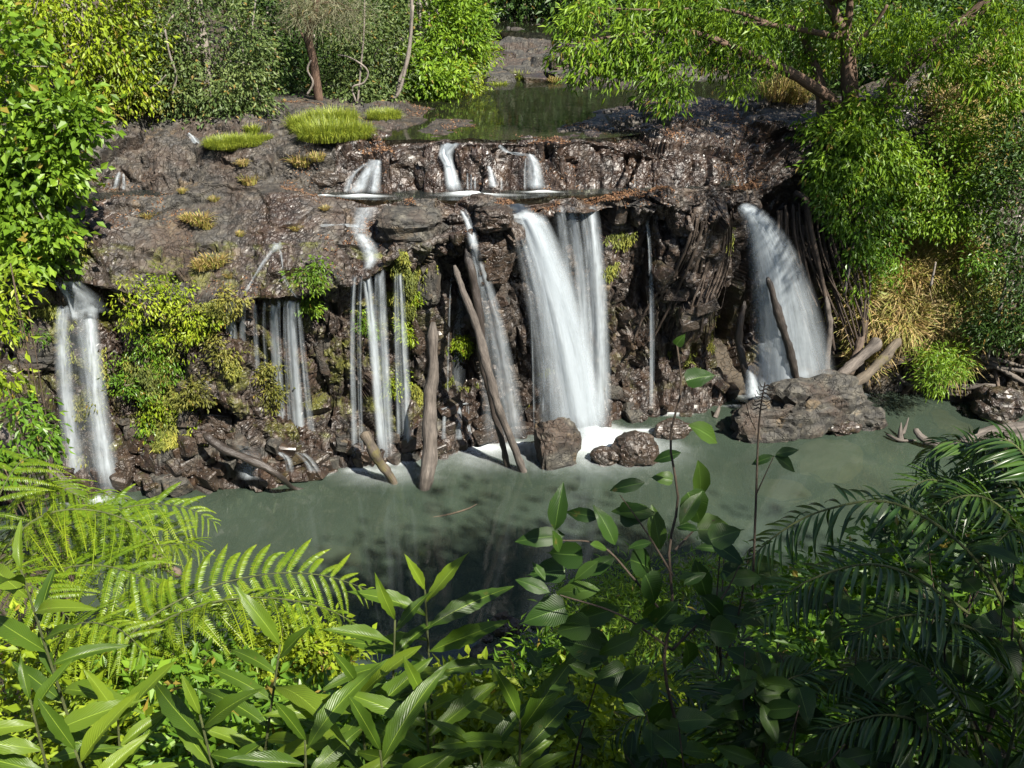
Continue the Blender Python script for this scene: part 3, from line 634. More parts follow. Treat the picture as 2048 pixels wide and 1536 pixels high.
strand(w, "veil", (147, 600), (158, 985), 26, 44, .9, 3, .3, off=.4); strand(w, "veil", (198, 600), (222, 990), 30, 50, .9, 4, .3, off=.4); strand(w, "veil", (186, 610), (205, 985), 20, 30, .4, 5, .3, off=.35); strand(w, "veil", (170, 606), (190, 982), 40, 70, .16, 9, .3, off=.38)
foam(w, 190, 1000, 2.2, .8, .7)
w = fall("thin stringy waterfall parting round a litter-covered hump", 545, 950)
chute(w, [(556, 486), (553, 495), (548, 505)], [20, 30, 26], .75, 24)
chute(w, [(545, 500), (526, 525), (514, 544), (502, 564), (485, 591)], [14, 14, 8, 6, 12], .7, 6); chute(w, [(560, 500), (563, 517), (565, 535), (567, 552), (584, 583), (592, 595)], [10, 8, 6, 8, 7, 12], .7, 7)
for k, (x0, y0, x1, w0, w1, op) in enumerate([(478, 592, 484, 16, 24, .9), (500, 594, 500, 10, 16, .75), (522, 596, 530, 8, 14, .5), (558, 596, 566, 14, 18, .85), (571, 594, 572, 7, 12, .6), (592, 590, 602, 18, 26, .95), (604, 592, 626, 8, 18, .55), (470, 594, 474, 8, 14, .5), (510, 594, 514, 7, 10, .5), (540, 596, 545, 6, 9, .4), (582, 594, 584, 6, 10, .5)]):
    strand(w, "veil", (x0, y0), (x1, 905), w0 * 1.2, w1 * 1.2, op * 1.15, 10 + k, .35, .3, .42)
chute(w, [(485, 890), (500, 915), (500, 960)], [40, 50, 60], .6, 21, .3); chute(w, [(600, 905), (615, 920), (630, 945)], [20, 26, 30], .9, 22, .3); chute(w, [(560, 905), (575, 920), (580, 945)], [14, 20, 20], .8, 23, .3)
foam(w, 500, 968, 1.1, .35, .7); foam(w, 630, 948, 1.2, .4, .8)
w = fall("comb of fine water threads below a leafy cascade in the middle left", 770, 920)
chute(w, [(735, 415), (722, 445), (715, 470)], [60, 40, 36], .75, 30); chute(w, [(718, 465), (735, 490), (742, 515), (735, 540)], [36, 44, 40, 20], .85, 31); chute(w, [(640, 452), (690, 450), (720, 452)], [8, 10, 14], .5, 32)
for k, (x0, x1, w0, w1, op) in enumerate([(714, 716, 8, 14, .7), (727, 728, 7, 10, .5), (738, 768, 16, 22, .95), (756, 760, 7, 10, .6), (766, 775, 10, 20, .75), (776, 782, 8, 18, .7), (795, 800, 10, 12, .6), (802, 818, 12, 22, .8)]):
    strand(w, "veil", (x0, 542), (x1, 915 + k % 3 * 5), w0 * 1.25, w1 * 1.25, op * 1.1, 40 + k, .35, 0., .28)
foam(w, 770, 945, 4., 1.8, .3); foam(w, 715, 940, 1.0, .45, .8); foam(w, 790, 925, 1.6, .5, .75); foam(w, 820, 912, .9, .3, .7)
w = fall("slanting waterfall behind the two crossed leaning logs", 990, 890)
chute(w, [(925, 420), (938, 450), (948, 490), (955, 525)], [16, 18, 26, 24], .9, 50)
strand(w, "veil", (955, 525), (1030, 890), 22, 62, .85, 51, .5); strand(w, "veil", (946, 500), (985, 880), 12, 40, .4, 52, .45); strand(w, "veil", (925, 560), (915, 860), 10, 40, .35, 53, .4); strand(w, "veil", (905, 540), (903, 800), 4, 8, .6, 54, .4)
chute(w, [(885, 820), (910, 812), (935, 806)], [14, 18, 12], .8, 55); chute(w, [(918, 810), (918, 850), (918, 880)], [12, 14, 20], .8, 56); chute(w, [(935, 810), (937, 850), (940, 880)], [8, 10, 12], .7, 57); chute(w, [(890, 820), (888, 850), (888, 880)], [10, 10, 14], .5, 58)
foam(w, 960, 915, 5., 2.4, .2); foam(w, 960, 894, 3.4, 1.2, .75); foam(w, 1040, 888, 1.2, .5, .6)
w = fall("broad white main waterfall sweeping down to the right", 1180, 870)
chute(w, [(1030, 408), (1045, 425), (1060, 450)], [50, 62, 70], 1.2, 60)
strand(w, "main_jet", (1048, 426), (1165, 874), 76, 130, 1.0, 61, .5, off=.25); strand(w, "main_jet", (1046, 424), (1172, 872), 60, 96, 1.15, 62, .5, off=.38); strand(w, "main_jet", (1056, 424), (1190, 872), 40, 60, .6, 65, .5, off=.32)
strand(w, "side_veil", (1040, 440), (1130, 868), 30, 70, .5, 63, .5, off=.15); strand(w, "side_veil", (1075, 430), (1190, 868), 30, 50, .7, 64, .5)
for k, (x0, x1, w0, w1, op) in enumerate([(1118, 1140, 22, 40, .55), (1140, 1180, 20, 34, .95), (1160, 1195, 18, 36, .8), (1180, 1205, 30, 44, 1.0), (1128, 1150, 60, 80, .3)]):
    strand(w, "curtain", (x0, 412), (x1, 855), w0, w1, op, 70 + k, .4)
strand(w, "side_veil", (1036, 470), (1110, 870), 24, 80, .38, 91, .5, off=.1); strand(w, "side_veil", (1060, 430), (1150, 872), 60, 140, .35, 92, .5, off=.3)
for k, x in enumerate([1062, 1075, 1085, 1098, 1108]): strand(w, "thread", (x, 500 + k * 30), (x + 6, 850), 4, 10, .45, 80 + k, .5, off=.02)
chute(w, [(1148, 765), (1165, 770), (1185, 790)], [20, 40, 40], .9, 88); chute(w, [(1085, 640), (1084, 700), (1088, 740), (1086, 830)], [5, 5, 6, 7], .9, 89); chute(w, [(1100, 660), (1100, 740), (1102, 830)], [4, 5, 6], .9, 90)
foam(w, 1190, 900, 6.5, 3.6, .4); foam(w, 1190, 868, 2.6, 1.8, 1.5); foam(w, 1215, 885, 4.6, 2.2, .8); foam(w, 1180, 860, 1.2, .7, 1.6, .03); foam(w, 1290, 862, 3.0, .5, .55); foam(w, 1345, 828, 1.6, .4, .5)
w = fall("single hair-thin waterfall on the dark cliff right of the main fall", 1293, 830)
strand(w, "thread", (1296, 442), (1293, 800), 8, 12, .85, 95, .4); strand(w, "thread", (1300, 450), (1290, 790), 7, 20, .3, 96, .4)
w = fall("fan-shaped bluish waterfall in the shaded recess at the right", 1560, 790)
p0 = surf(1478, 412)[0]
strand(w, "fan_veil", (1472, 408), (1570, 792), 16, 190, 1.0, 100, .12, off=.3); strand(w, "fan_veil", (1476, 410), (1530, 794), 16, 90, .7, 101, .15, off=.2); strand(w, "fan_veil", (1480, 412), (1615, 788), 14, 90, .6, 102, .12, off=.35); strand(w, "fan_veil", (1472, 408), (1550, 790), 20, 120, .8, 103, .12, off=.42)
for k, (x, y, h, w_) in enumerate([(1500, 735, 60, 40), (1522, 690, 100, 44), (1548, 680, 110, 44), (1535, 740, 60, 60), (1575, 735, 60, 60), (1602, 750, 45, 50), (1505, 765, 35, 50), (1560, 760, 40, 70)]):
    t = np.linspace(0, 1, 12)[:, None]; a_ = at_y(x, y, 21.35); b_ = at_y(x + 6, y + h, 21.05); P = a_ + (b_ - a_) * t; P[:, 2] = a_[2] + (b_[2] - a_[2]) * t[:, 0] ** 1.8
    V, F, A = ribbon(P, px2m(np.linspace(w_ * .7, w_ * 1.2, 12), P), .95, 110 + k, bulge=.3); link("splash_step", mesh_np("splash_step", V - np.array(w.location), F, M_FALL, True, A), w)
foam(w, 1540, 795, 3.0, .9, 1.2); foam(w, 1720, 790, 1.1, .3, .6); foam(w, 1470, 812, 1.0, .25, .5)
def cascade(label, px, py): return thing("cascade", label, "cascade", at_z(px, py, 6.06), "small cascades on the upper step")
w = cascade("left pair of short white cascades on the upper step", 725, 388)
chute(w, [(750, 318), (735, 345), (712, 388)], [30, 30, 46], .95, 120); chute(w, [(755, 320), (752, 350), (748, 388)], [20, 26, 36], .95, 121); chute(w, [(735, 325), (705, 350), (692, 385)], [14, 16, 16], .7, 122)
foam(w, 722, 392, 1.7, .45, 1.2, 6.075); foam(w, 650, 392, 1.0, .2, .6, 6.075)
w = cascade("tallest white cascade spilling down the centre of the upper step", 915, 385)
chute(w, [(905, 285), (893, 305), (898, 330), (910, 384)], [40, 34, 24, 40], 1.15, 125); chute(w, [(890, 288), (888, 310), (900, 335)], [20, 26, 24], 1., 126); chute(w, [(978, 332), (984, 352), (988, 376)], [12, 18, 24], .9, 127)
for k, x in enumerate([935, 942, 950, 1003]): chute(w, [(x, 345 + k * 3), (x, 360), (x, 380)], [4, 5, 7], .7, 128 + k)
foam(w, 940, 386, 1.6, .5, 1.8, 6.08); foam(w, 960, 390, 2.6, .45, .8, 6.075)
w = cascade("right bell-shaped cascade at the edge of the tree's shade", 1070, 380)
chute(w, [(1000, 290), (1018, 305), (1055, 310)], [14, 16, 14], .8, 135); chute(w, [(1060, 308), (1068, 330), (1072, 380)], [20, 34, 46], .95, 136); chute(w, [(1052, 315), (1050, 345), (1050, 380)], [6, 8, 10], .6, 137)
foam(w, 1085, 384, 1.4, .3, 1.0, 6.075)
w = cascade("tiny cascade into the ledge pool half hidden by the bank tree", 125, 383)
chute(w, [(122, 358), (128, 370), (130, 384)], [24, 28, 34], 1.1, 140); foam(w, 130, 388, .8, .3, 1.0, 6.075)
w = cascade("twin trickles over dark rock above the left ledge pool", 240, 378)
chute(w, [(238, 345), (234, 362), (230, 378)], [12, 14, 16], .7, 142); chute(w, [(247, 348), (248, 362), (248, 380)], [6, 8, 12], .8, 143)
w = cascade("small white trickle high on the left rocks below the forest", 388, 280)
chute(w, [(378, 268), (386, 276), (394, 286)], [14, 16, 20], .9, 145)

# ------------------------------------------------------------------ logs
def log(label, pts, rad, mat, seed, n=10, name="log", cat="log", bump=.24, segs=44):
    """pts: world points"""
    P = bez(pts, segs); r = np.interp(np.linspace(0, 1, segs), np.linspace(0, 1, len(rad)), rad) * (1 + .12 * vnoise(P * 3.1, seed + 5)); n = max(n, 12) if max(rad) > .05 else n
    P = P + np.stack([vnoise(P * 1.1, seed), vnoise(P * 1.1, seed + 1), vnoise(P * 1.1, seed + 2)], 1) * r.mean() * .5
    base = P[-1].copy(); o = link(name, tube_mesh(name, P - base, r * .86 * np.concatenate([[.35, .7], np.ones(segs - 4), [.8, .5]]), mat, n, bump, seed)); o.location = base
    return tag(o, label, cat)
Z = at_z; Yp = at_y
log("thick pale weathered log standing upright in the pool", [Yp(868, 640, 18.3), Yp(862, 780, 18.0), Yp(858, 880, 17.75), Z(850, 975, 0), Z(846, 1000, -.5)], [.13, .17, .20, .19, .19], M_LOG, 1)
log("long pale leaning log, nearer of the crossed pair", [Yp(912, 530, 18.3), Yp(935, 600, 18.2), Yp(965, 700, 18.1), Yp(1000, 820, 17.95), Z(1045, 942, 0), Z(1060, 975, -.5)], [.07, .09, .11, .11, .10, .09], M_LOG, 2)
log("dark leaning log behind the pale crossed one", [Yp(932, 495, 18.75), Yp(955, 600, 18.6), Yp(968, 720, 18.5), Yp(988, 830, 18.4), Z(1018, 935, 0), Z(1025, 955, -.4)], [.10, .12, .11, .09, .08, .07], M_LOGWET, 3)
log("short stout mossy log slanting into the pool beside the upright log", [Yp(725, 862, 17.9), Yp(748, 900, 17.6), Z(785, 968, 0), Z(800, 1000, -.45)], [.15, .15, .11, .1], M_LOGMOSS, 4)
log("dark wet branch lying from the mossy cliff foot into the pool", [Yp(408, 868, 17.1), Yp(450, 900, 16.9), Yp(520, 930, 16.75), Yp(560, 955, 16.8), Z(592, 978, 0), Z(640, 985, -.1)], [.12, .12, .10, .08, .06, .04], M_LOGWET, 5)
log("pale bare log leaning behind the fern at the left edge", [Yp(-30, 850, 14.6), Yp(60, 910, 14.6), Yp(130, 970, 14.6), Yp(190, 1030, 14.5)], [.14, .15, .13, .12], M_LOG, 6)
log("broken dark end of a log between the two fern sprays", [Yp(230, 1040, 10.5), Yp(300, 1110, 10.5), Yp(365, 1150, 10.4)], [.10, .10, .07], M_LOGBROWN, 7)
log("thin stick lying at the surface in the middle of the pool", [Z(850, 1037, -.02), Z(900, 1028, .02), Z(935, 1018, .03), Z(955, 1008, .10)], [.015, .02, .018, .01], M_TWIG, 8, 6)
log("black wet log leaning in the spray of the right fall", [Yp(1535, 555, 20.5), Yp(1560, 640, 20.5), Yp(1585, 720, 20.55), Yp(1602, 790, 20.6)], [.09, .11, .11, .10], M_LOGWET, 9)
log("crooked dark log at the left side of the right fall", [Yp(1490, 600, 21.7), Yp(1476, 680, 21.5), Yp(1492, 750, 21.3), Z(1506, 815, -.1)], [.08, .12, .11, .07], M_LOGWET, 10)
log("curved grey pole upright at the right side of the right fall", [Yp(1655, 590, 21.7), Yp(1662, 650, 21.6), Yp(1655, 720, 21.4), Yp(1650, 775, 21.4)], [.07, .09, .10, .11], M_LOG, 11)
log("pale log slanting up right from behind the rock island", [Yp(1755, 680, 21.8), Yp(1715, 720, 21.4), Yp(1670, 765, 20.9), Yp(1655, 790, 20.7)], [.20, .16, .13, .12], M_LOG, 12)
log("yellow mossy log slanting from the rock island to the right bank", [Yp(1800, 680, 21.7), Yp(1770, 715, 21.3), Yp(1720, 760, 20.8), Yp(1690, 785, 20.5), Yp(1685, 810, 20.4)], [.13, .15, .14, .12, .10], M_LOGMOSS, 13)
log("upright brown snag between the two slanting logs", [Yp(1725, 635, 22), Yp(1722, 670, 21.9), Yp(1708, 720, 21.7), Yp(1695, 750, 21.6)], [.12, .13, .14, .14], M_LOGBROWN, 14)
log("short wet grey log standing at the water beneath the slanting logs", [Yp(1722, 715, 21.9), Yp(1728, 750, 21.8), Z(1738, 785, -.1)], [.12, .12, .11], M_LOG, 15)
log("short pale stub leaning on top of the rock island", [Yp(1568, 768, 20.9), Yp(1590, 785, 20.7)], [.10, .09], M_LOG, 16, segs=8)
log("long grey driftwood trunk reaching in from the right edge", [Yp(2120, 850, 19.2), Yp(2000, 862, 19.2), Yp(1930, 880, 19.2), Z(1885, 905, -.1)], [.20, .18, .16, .14], M_LOG, 17)
log("forked tan driftwood with a knobbly raised head", [Yp(1828, 858, 19.5), Yp(1845, 880, 19.3), Yp(1880, 895, 19.1), Z(1950, 905, 0)], [.08, .13, .12, .10], M_LOG, 18)
log("second tan driftwood branch under the long grey trunk", [Yp(2100, 875, 18.9), Yp(2010, 880, 18.8), Z(1950, 912, 0)], [.13, .12, .08], M_LOG, 19)
log("small split stump poking out of the shallows", [Z(1797, 870, .05) + np.array([0, 0, .35]), Z(1800, 880, 0), Z(1805, 890, -.2)], [.04, .09, .12], M_LOG, 20, segs=10)
log("bleached stick rising from the shallows right of the rock island", [Z(1812, 870, 0) + np.array([0, 0, .5]), Z(1805, 878, 0), Z(1800, 885, -.3)], [.04, .06, .06], M_LOG, 21, segs=10)
log("thin root lying from the slab towards the driftwood", [Yp(1772, 868, 19.8), Yp(1800, 880, 19.5), Z(1832, 880, 0)], [.05, .05, .03], M_LOG, 22, segs=12)
log("small cut stub standing in the pool before the right fall", [Z(1432, 828, 0) + np.array([.04, 0, .28]), Z(1428, 835, 0), Z(1425, 840, -.2)], [.07, .08, .08], M_LOG, 23, segs=8)
for k, (a, b, c, r_) in enumerate([((1945, 705), (2000, 740), (2060, 770), .09), ((1960, 690), (2010, 705), (2060, 712), .11), ((1950, 740), (1990, 735), (2070, 745), .07), ((1975, 760), (2020, 775), (2070, 770), .08), ((1880, 770), (1930, 775), (1990, 772), .09), ((1990, 720), (1995, 760), (2000, 790), .06), ((1940, 720), (1970, 715), (2050, 735), .06), ((1800, 790), (1830, 765), (1850, 750), .05), ((1790, 745), (1810, 765), (1830, 772), .05)]):
    log(["bleached driftwood pole highest in the pile under the right bank", "thickest grey driftwood trunk in the pile under the right bank", "level driftwood stick in the pile at the right edge", "low driftwood pole at the bottom of the right pile", "horizontal log at the foot of the right bank", "upright stick in the driftwood pile", "thin crossing stick in the driftwood pile", "forked stick leaning at the foot of the right bank", "bent dark root at the foot of the right bank"][k],
        [Yp(*a, 21.8), Yp(*b, 21.5), Yp(*c, 21.3)], [r_, r_ * 1.1, r_ * .8], M_LOG if k % 2 == 0 else M_LOGBROWN, 30 + k, 8, "driftwood", "driftwood", segs=14)

# ------------------------------------------------------------------ fallen leaves and moss on the rock
def scatter_on(mask, n, seed):
    k = np.where(mask)[0]; r = np.random.RandomState(seed); k = r.choice(k, n); return TV[k], TNd[k], r
def litter():
    Vs, Fs, As = [], [], []; c = 0
    dens = ((TNd[:, 2] > .35) & (rk >= 5) & (rk <= 13) & (Xf > -10.5) & (Xf < 8) & (vnoise(TV * 1.3, 301) + .6 * vnoise(TV * 4, 302) > .35))
    core = dens & (rk >= 7) & (rk <= 12) & (Xf > -4) & (Xf < 6)
    for mask, n in ((dens, 7000), (core, 9000)):
        P, Nn, r = scatter_on(mask, n, n); A = np.cross(Nn, nrm(r.normal(size=(n, 3)))) + Nn * r.normal(0, .25, (n, 1))
        V, F, a = leaves(P + Nn * .012, A, Nn + r.normal(0, .4, (n, 3)), r.uniform(.03, .075, n), r.uniform(.015, .035, n), r.rand(n))
        Vs.append(V); Fs.append(F + c); As.append(a); c += len(V)
    o = link("fallen_leaves", mesh_np("fallen_leaves", np.vstack(Vs), np.vstack(Fs), M_LITTER, False, {"var": np.concatenate(As)})); o["kind"] = "stuff"
    tag(o, "orange brown fallen leaves strewn over the rock ledges", "leaves")
litter()
def mossy():
    Vs, Fs, As = [], [], []; c = 0
    nz = vnoise(TV * np.array([.9, .9, .7]), 311) + .5 * vnoise(TV * 2.6, 312)
    for mask, n in (((rk >= 2) & (rk <= 5) & (Xf > -8.4) & (Xf < -5.6) & (nz > -.15), 30000), ((rk >= 2) & (rk <= 5) & (Xf > -5.6) & (Xf < -2.2) & (nz > .15), 17000),
                    ((rk >= 2) & (rk <= 4) & (Xf > -2.2) & (Xf < 6) & (nz > .62), 5000), ((rk >= 2) & (rk <= 6) & (Xf < -8.8) & (nz > .25), 6000)):
        if mask.sum() < 50: continue
        P, Nn, r = scatter_on(mask, n, n + 1); A = np.array([0, -.35, -1.]) + r.normal(0, .35, (n, 3)); P = P + r.normal(0, .02, (n, 3)) + Nn * r.uniform(0, .07, (n, 1))
        cl = np.clip(.5 + .6 * vnoise(P * 1.5, 313), 0, 1)
        V, F, a = leaves(P, A, Nn + r.normal(0, .5, (n, 3)), r.uniform(.05, .13, n), r.uniform(.015, .04, n), np.clip(cl + r.normal(0, .2, n), 0, 1))
        Vs.append(V); Fs.append(F + c); As.append(a); c += len(V)
    o = link("hanging_moss", mesh_np("hanging_moss", np.vstack(Vs), np.vstack(Fs), M_MOSS, False, {"var": np.concatenate(As)})); o["kind"] = "stuff"
    tag(o, "yellow green moss hanging on the dripping cliff", "moss")
mossy()

# ------------------------------------------------------------------ leafy crowns
def blob_points(spec, r, share=1.):
    """spec: list of (cx, cy, rx, ry, Y0, Y1, n) in photo pixels and metres of distance -> clump centres in the place"""
    C = []
    for cx, cy, rx, ry, Y0, Y1, n in spec:
        k = 0
        while k < int(n * share):
            a, b = r.uniform(-1, 1, 2)
            if a * a + b * b > 1: continue
            C.append(at_y(cx + a * rx, cy + b * ry, r.uniform(Y0, Y1))); k += 1
    return np.array(C)
def crown_mesh(C, per, sig, L, W, mat, seed, droop=.4, up=.6, spread=1., sprig=.0):
    r = np.random.RandomState(seed); n = len(C) * per
    ctr = np.repeat(C, per, 0); tone = np.repeat(r.rand(len(C)), per); thin = r.rand(len(C)) < .12
    off = r.normal(0, 1, (n, 3)) * np.array([sig, sig, sig * .75]); P = ctr + off
    mid = C.mean(0); A = nrm(off) * .8 + r.normal(0, .5, (n, 3)) + np.array([0, 0, -droop]) + nrm(ctr - mid) * .3
    Nn = np.array([0, -.15, up]) + r.normal(0, .55, (n, 3)) + nrm(off) * .35
    L_ = L * r.uniform(.65, 1.25, n); V, F, a = leaves(P, A, Nn, L_, L_ * W, np.where(r.rand(n) < .025, 1., np.clip(.62 * tone + .38 * r.rand(n), 0, .97)))
    return V, F, a
def tree(name, label, cat, spec, mat, leaf, per, sig, seed, trunk=None, limbs=0, W=.45, droop=.4, up=.6, bark=None, group=None, rad=.14, part="crown", extra=None):
    r = np.random.RandomState(seed); C = blob_points(spec, r)
    V, F, a = crown_mesh(C, per, sig, leaf, W, mat, seed, droop, up)
    if trunk is None: base = np.array([C[:, 0].mean(), C[:, 1].mean(), C[:, 2].min() - sig])
    else: base = np.asarray(trunk[0], float)
    o = thing(name, label, cat, base, group)
    link(part, mesh_np(part, V - base, F, LM[mat] if isinstance(mat, str) else mat, False, {"var": a}), o)
    bark = bark or M_BARKG
    if trunk is not None:
        P = bez(trunk, 16); link("trunk", tube_mesh("trunk", P - base, np.linspace(rad, rad * .55, 16), bark, 9, .12, seed), o)
    else: P = bez([base, C.mean(0)], 8); link("stem" if cat != "tree" else "trunk", tube_mesh("stem", P - base, np.linspace(rad, rad * .5, 8), bark, 7, .1, seed), o)
    for k in range(limbs):
        t = C[r.randint(len(C))]; s = P[r.randint(len(P) // 3, len(P))]; m = (s + t) / 2 + r.normal(0, .12, 3) * np.linalg.norm(t - s)
        link("limb", tube_mesh("limb", bez([s, m, t], 10) - base, np.linspace(rad * .35, rad * .08, 10), bark, 6, .1, seed + k), o)
    return o
G1 = "forest on the left bank"
tree("bank_tree", "bright green tree with broad glossy leaves hanging over the left cliff edge", "tree",
     [(30, 260, 90, 190, 16.9, 18.4, 46), (60, 380, 85, 110, 16.8, 18.2, 34), (40, 490, 70, 70, 16.6, 17.8, 20), (160, 250, 36, 46, 17.0, 17.8, 10), (110, 330, 60, 70, 17.2, 18.2, 16), (-90, 200, 120, 320, 16.5, 18.8, 40), (90, 480, 40, 50, 16.7, 17.4, 8)],
     'bright', .20, 46, .20, 11, trunk=[(-11.2, 18.6, 5.2), (-11.0, 18.2, 7.4), (-10.6, 17.8, 9.0)], limbs=10, W=.62, up=.5, rad=.13)
tree("leaf_tree", "tall sunlit yellow-green tree behind the bank tree at the left", "tree",
     [(150, 60, 130, 130, 21.6, 24, 40), (90, -120, 220, 140, 21.5, 25, 50), (230, 170, 60, 80, 21.8, 23, 22), (20, 60, 90, 130, 21, 23, 34), (250, 60, 60, 110, 22, 24, 24)],
     'yellow', .17, 60, .25, 12, trunk=[(-10.5, 23.5, 6.8), (-10.3, 23.2, 9.5), (-10.5, 23, 13.5)], limbs=10, W=.42, droop=.7, rad=.17, group=G1)
tree("leaf_tree", "large dull grey-green small-leaved tree left of the grass mound", "tree",
     [(420, 90, 110, 120, 22.6, 25, 52), (430, -110, 150, 120, 22.8, 26, 44), (400, 200, 100, 44, 22.4, 23.6, 34), (330, 120, 60, 110, 22.4, 24, 26), (500, 150, 50, 70, 22.8, 24, 22)],
     'grey', .115, 90, .25, 13, trunk=[(-7.9, 24, 6.9), (-7.7, 24, 9), (-7.9, 24.2, 13.5)], limbs=14, W=.5, rad=.15, group=G1)
tree("leaf_tree", "olive shrubby tree between the yellow-green and the grey-green trees", "tree",
     [(270, 190, 60, 60, 22.2, 23.4, 26), (285, 60, 60, 120, 23.6, 25.5, 34), (300, -100, 80, 100, 24, 26, 20)],
     'olive', .12, 80, .28, 14, trunk=[(-9.6, 24.2, 6.9), (-9.4, 24.2, 9.5), (-9.3, 24.5, 12)], limbs=8, rad=.1, group=G1)
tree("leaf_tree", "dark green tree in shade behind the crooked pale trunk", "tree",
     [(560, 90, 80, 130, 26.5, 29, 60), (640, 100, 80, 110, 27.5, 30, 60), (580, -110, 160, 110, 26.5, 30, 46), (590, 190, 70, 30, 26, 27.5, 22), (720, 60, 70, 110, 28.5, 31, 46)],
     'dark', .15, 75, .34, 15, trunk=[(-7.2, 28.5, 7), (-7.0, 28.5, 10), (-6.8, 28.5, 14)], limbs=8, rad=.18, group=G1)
tree("brush_tree", "crooked pale-trunked tree with wispy silvery brush foliage", "tree",
     [(640, 25, 60, 35, 24.2, 25.4, 22), (690, 30, 40, 30, 24.4, 25.4, 12), (600, 10, 40, 30, 24.4, 25.2, 10), (640, -80, 110, 70, 24, 26, 20)],
     'silver', .22, 110, .24, 16, trunk=[at_y(640, 215, 25.2), at_y(628, 130, 25), at_y(618, 70, 24.9), at_y(632, 20, 24.9), at_y(640, -60, 25)], limbs=6, W=.05, droop=.1, rad=.13, bark=M_BARK, group=G1)
tree("liana_thicket", "tangled olive thicket hung with thin bare lianas beside the crooked trunk", "thicket",
     [(700, 130, 60, 80, 26, 27.6, 44), (770, 110, 50, 90, 26.6, 28, 40), (730, 195, 90, 24, 25.6, 26.6, 26), (800, 40, 40, 80, 27.5, 29, 24)],
     'grey', .13, 56, .28, 17, trunk=[at_y(785, 195, 26.2), at_y(812, 130, 26.2), at_y(822, 60, 26.3), at_y(824, -40, 26.4)], limbs=0, rad=.07, group=G1)
tree("leaf_tree", "bright leafy tree at the river bend left of the far rocks", "tree",
     [(880, 60, 60, 90, 27.6, 29.5, 38), (850, 130, 50, 60, 27, 28.5, 40), (920, 20, 55, 60, 28, 30, 36), (900, -100, 120, 90, 27.5, 31, 36), (880, 160, 50, 30, 26.6, 27.6, 22), (940, 90, 34, 40, 28, 29.4, 20)],
     'bright', .17, 56, .23, 18, trunk=[(-2.9, 28.6, 7), (-2.7, 28.4, 9.5), (-2.5, 28.6, 12.5)], limbs=9, rad=.13, group=G1)
tree("yellow_shrub", "yellow-green feathery shrub at the river bend before the far rocks", "shrub",
     [(948, 105, 32, 26, 29.2, 30.2, 26), (925, 165, 28, 26, 27.6, 28.4, 20)], 'yellow', .16, 60, .24, 19, W=.2, rad=.05)
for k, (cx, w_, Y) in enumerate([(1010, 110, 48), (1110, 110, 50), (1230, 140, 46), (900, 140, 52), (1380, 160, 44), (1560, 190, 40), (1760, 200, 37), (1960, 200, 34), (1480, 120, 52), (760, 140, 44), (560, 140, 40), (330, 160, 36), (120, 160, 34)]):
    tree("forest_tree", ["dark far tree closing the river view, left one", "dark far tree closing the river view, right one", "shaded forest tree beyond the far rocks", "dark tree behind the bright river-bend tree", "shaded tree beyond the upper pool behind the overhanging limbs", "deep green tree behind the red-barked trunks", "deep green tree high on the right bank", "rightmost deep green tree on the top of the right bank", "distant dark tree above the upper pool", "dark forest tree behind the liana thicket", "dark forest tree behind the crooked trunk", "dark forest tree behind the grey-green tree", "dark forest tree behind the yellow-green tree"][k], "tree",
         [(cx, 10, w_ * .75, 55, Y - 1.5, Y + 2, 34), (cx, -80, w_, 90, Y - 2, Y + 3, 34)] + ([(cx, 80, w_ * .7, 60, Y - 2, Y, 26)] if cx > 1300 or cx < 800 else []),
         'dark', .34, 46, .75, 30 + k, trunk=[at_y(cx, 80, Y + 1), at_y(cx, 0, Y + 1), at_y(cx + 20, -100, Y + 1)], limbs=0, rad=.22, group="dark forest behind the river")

for k, (cx, cy_, w_, Y) in enumerate([(1440, 95, 90, 34), (1600, 100, 100, 32), (1760, 120, 110, 29.5), (1900, 140, 110, 27.5), (2040, 120, 110, 26)]):
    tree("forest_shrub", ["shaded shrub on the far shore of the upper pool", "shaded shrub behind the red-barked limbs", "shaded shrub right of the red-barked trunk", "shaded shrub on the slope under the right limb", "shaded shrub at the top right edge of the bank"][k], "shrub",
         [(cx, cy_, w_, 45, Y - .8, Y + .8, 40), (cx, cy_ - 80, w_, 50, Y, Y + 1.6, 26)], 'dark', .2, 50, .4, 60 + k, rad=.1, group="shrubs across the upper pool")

# lianas and bare poles in the left forest
def liana(label, pts, Y, rad, mat=None, name="liana"):
    P = [at_y(x, y, Y + d) for x, y, d in pts]; b = P[-1]; o = link(name, tube_mesh(name, bez(P, 20) - b, np.linspace(rad * .8, rad, 20), mat or M_BARKG, 6, .15, int(pts[0][0]))); o.location = b
    tag(o, label, "liana")
liana("thin pale liana hanging straight in front of the dark thicket", [(729, -20, 0), (728, 60, 0), (722, 130, 0), (715, 210, 0)], 25.6, .03)
liana("looping pale liana beside the crooked trunk", [(675, 110, 0), (700, 115, 0), (735, 140, 0), (728, 165, 0), (705, 175, 0), (712, 205, 0)], 25.5, .028)
liana("curved slender bare stem leaning out of the thicket", [(826, 10, 0), (820, 80, 0), (808, 150, 0), (795, 190, 0), (780, 195, 0)], 25.7, .05)
liana("wavy liana dangling left of the looping one", [(622, 120, 0), (615, 140, 0), (626, 165, 0), (614, 190, 0)], 24.8, .03)
liana("slender grey stem in front of the grey-green tree", [(330, 60, 0), (340, 110, 0), (352, 150, 0), (345, 190, 0)], 22.3, .03)
liana("thin bare branch slanting over the grey-green tree's left side", [(332, 150, 0), (318, 165, 0), (300, 178, 0)], 22.2, .02)

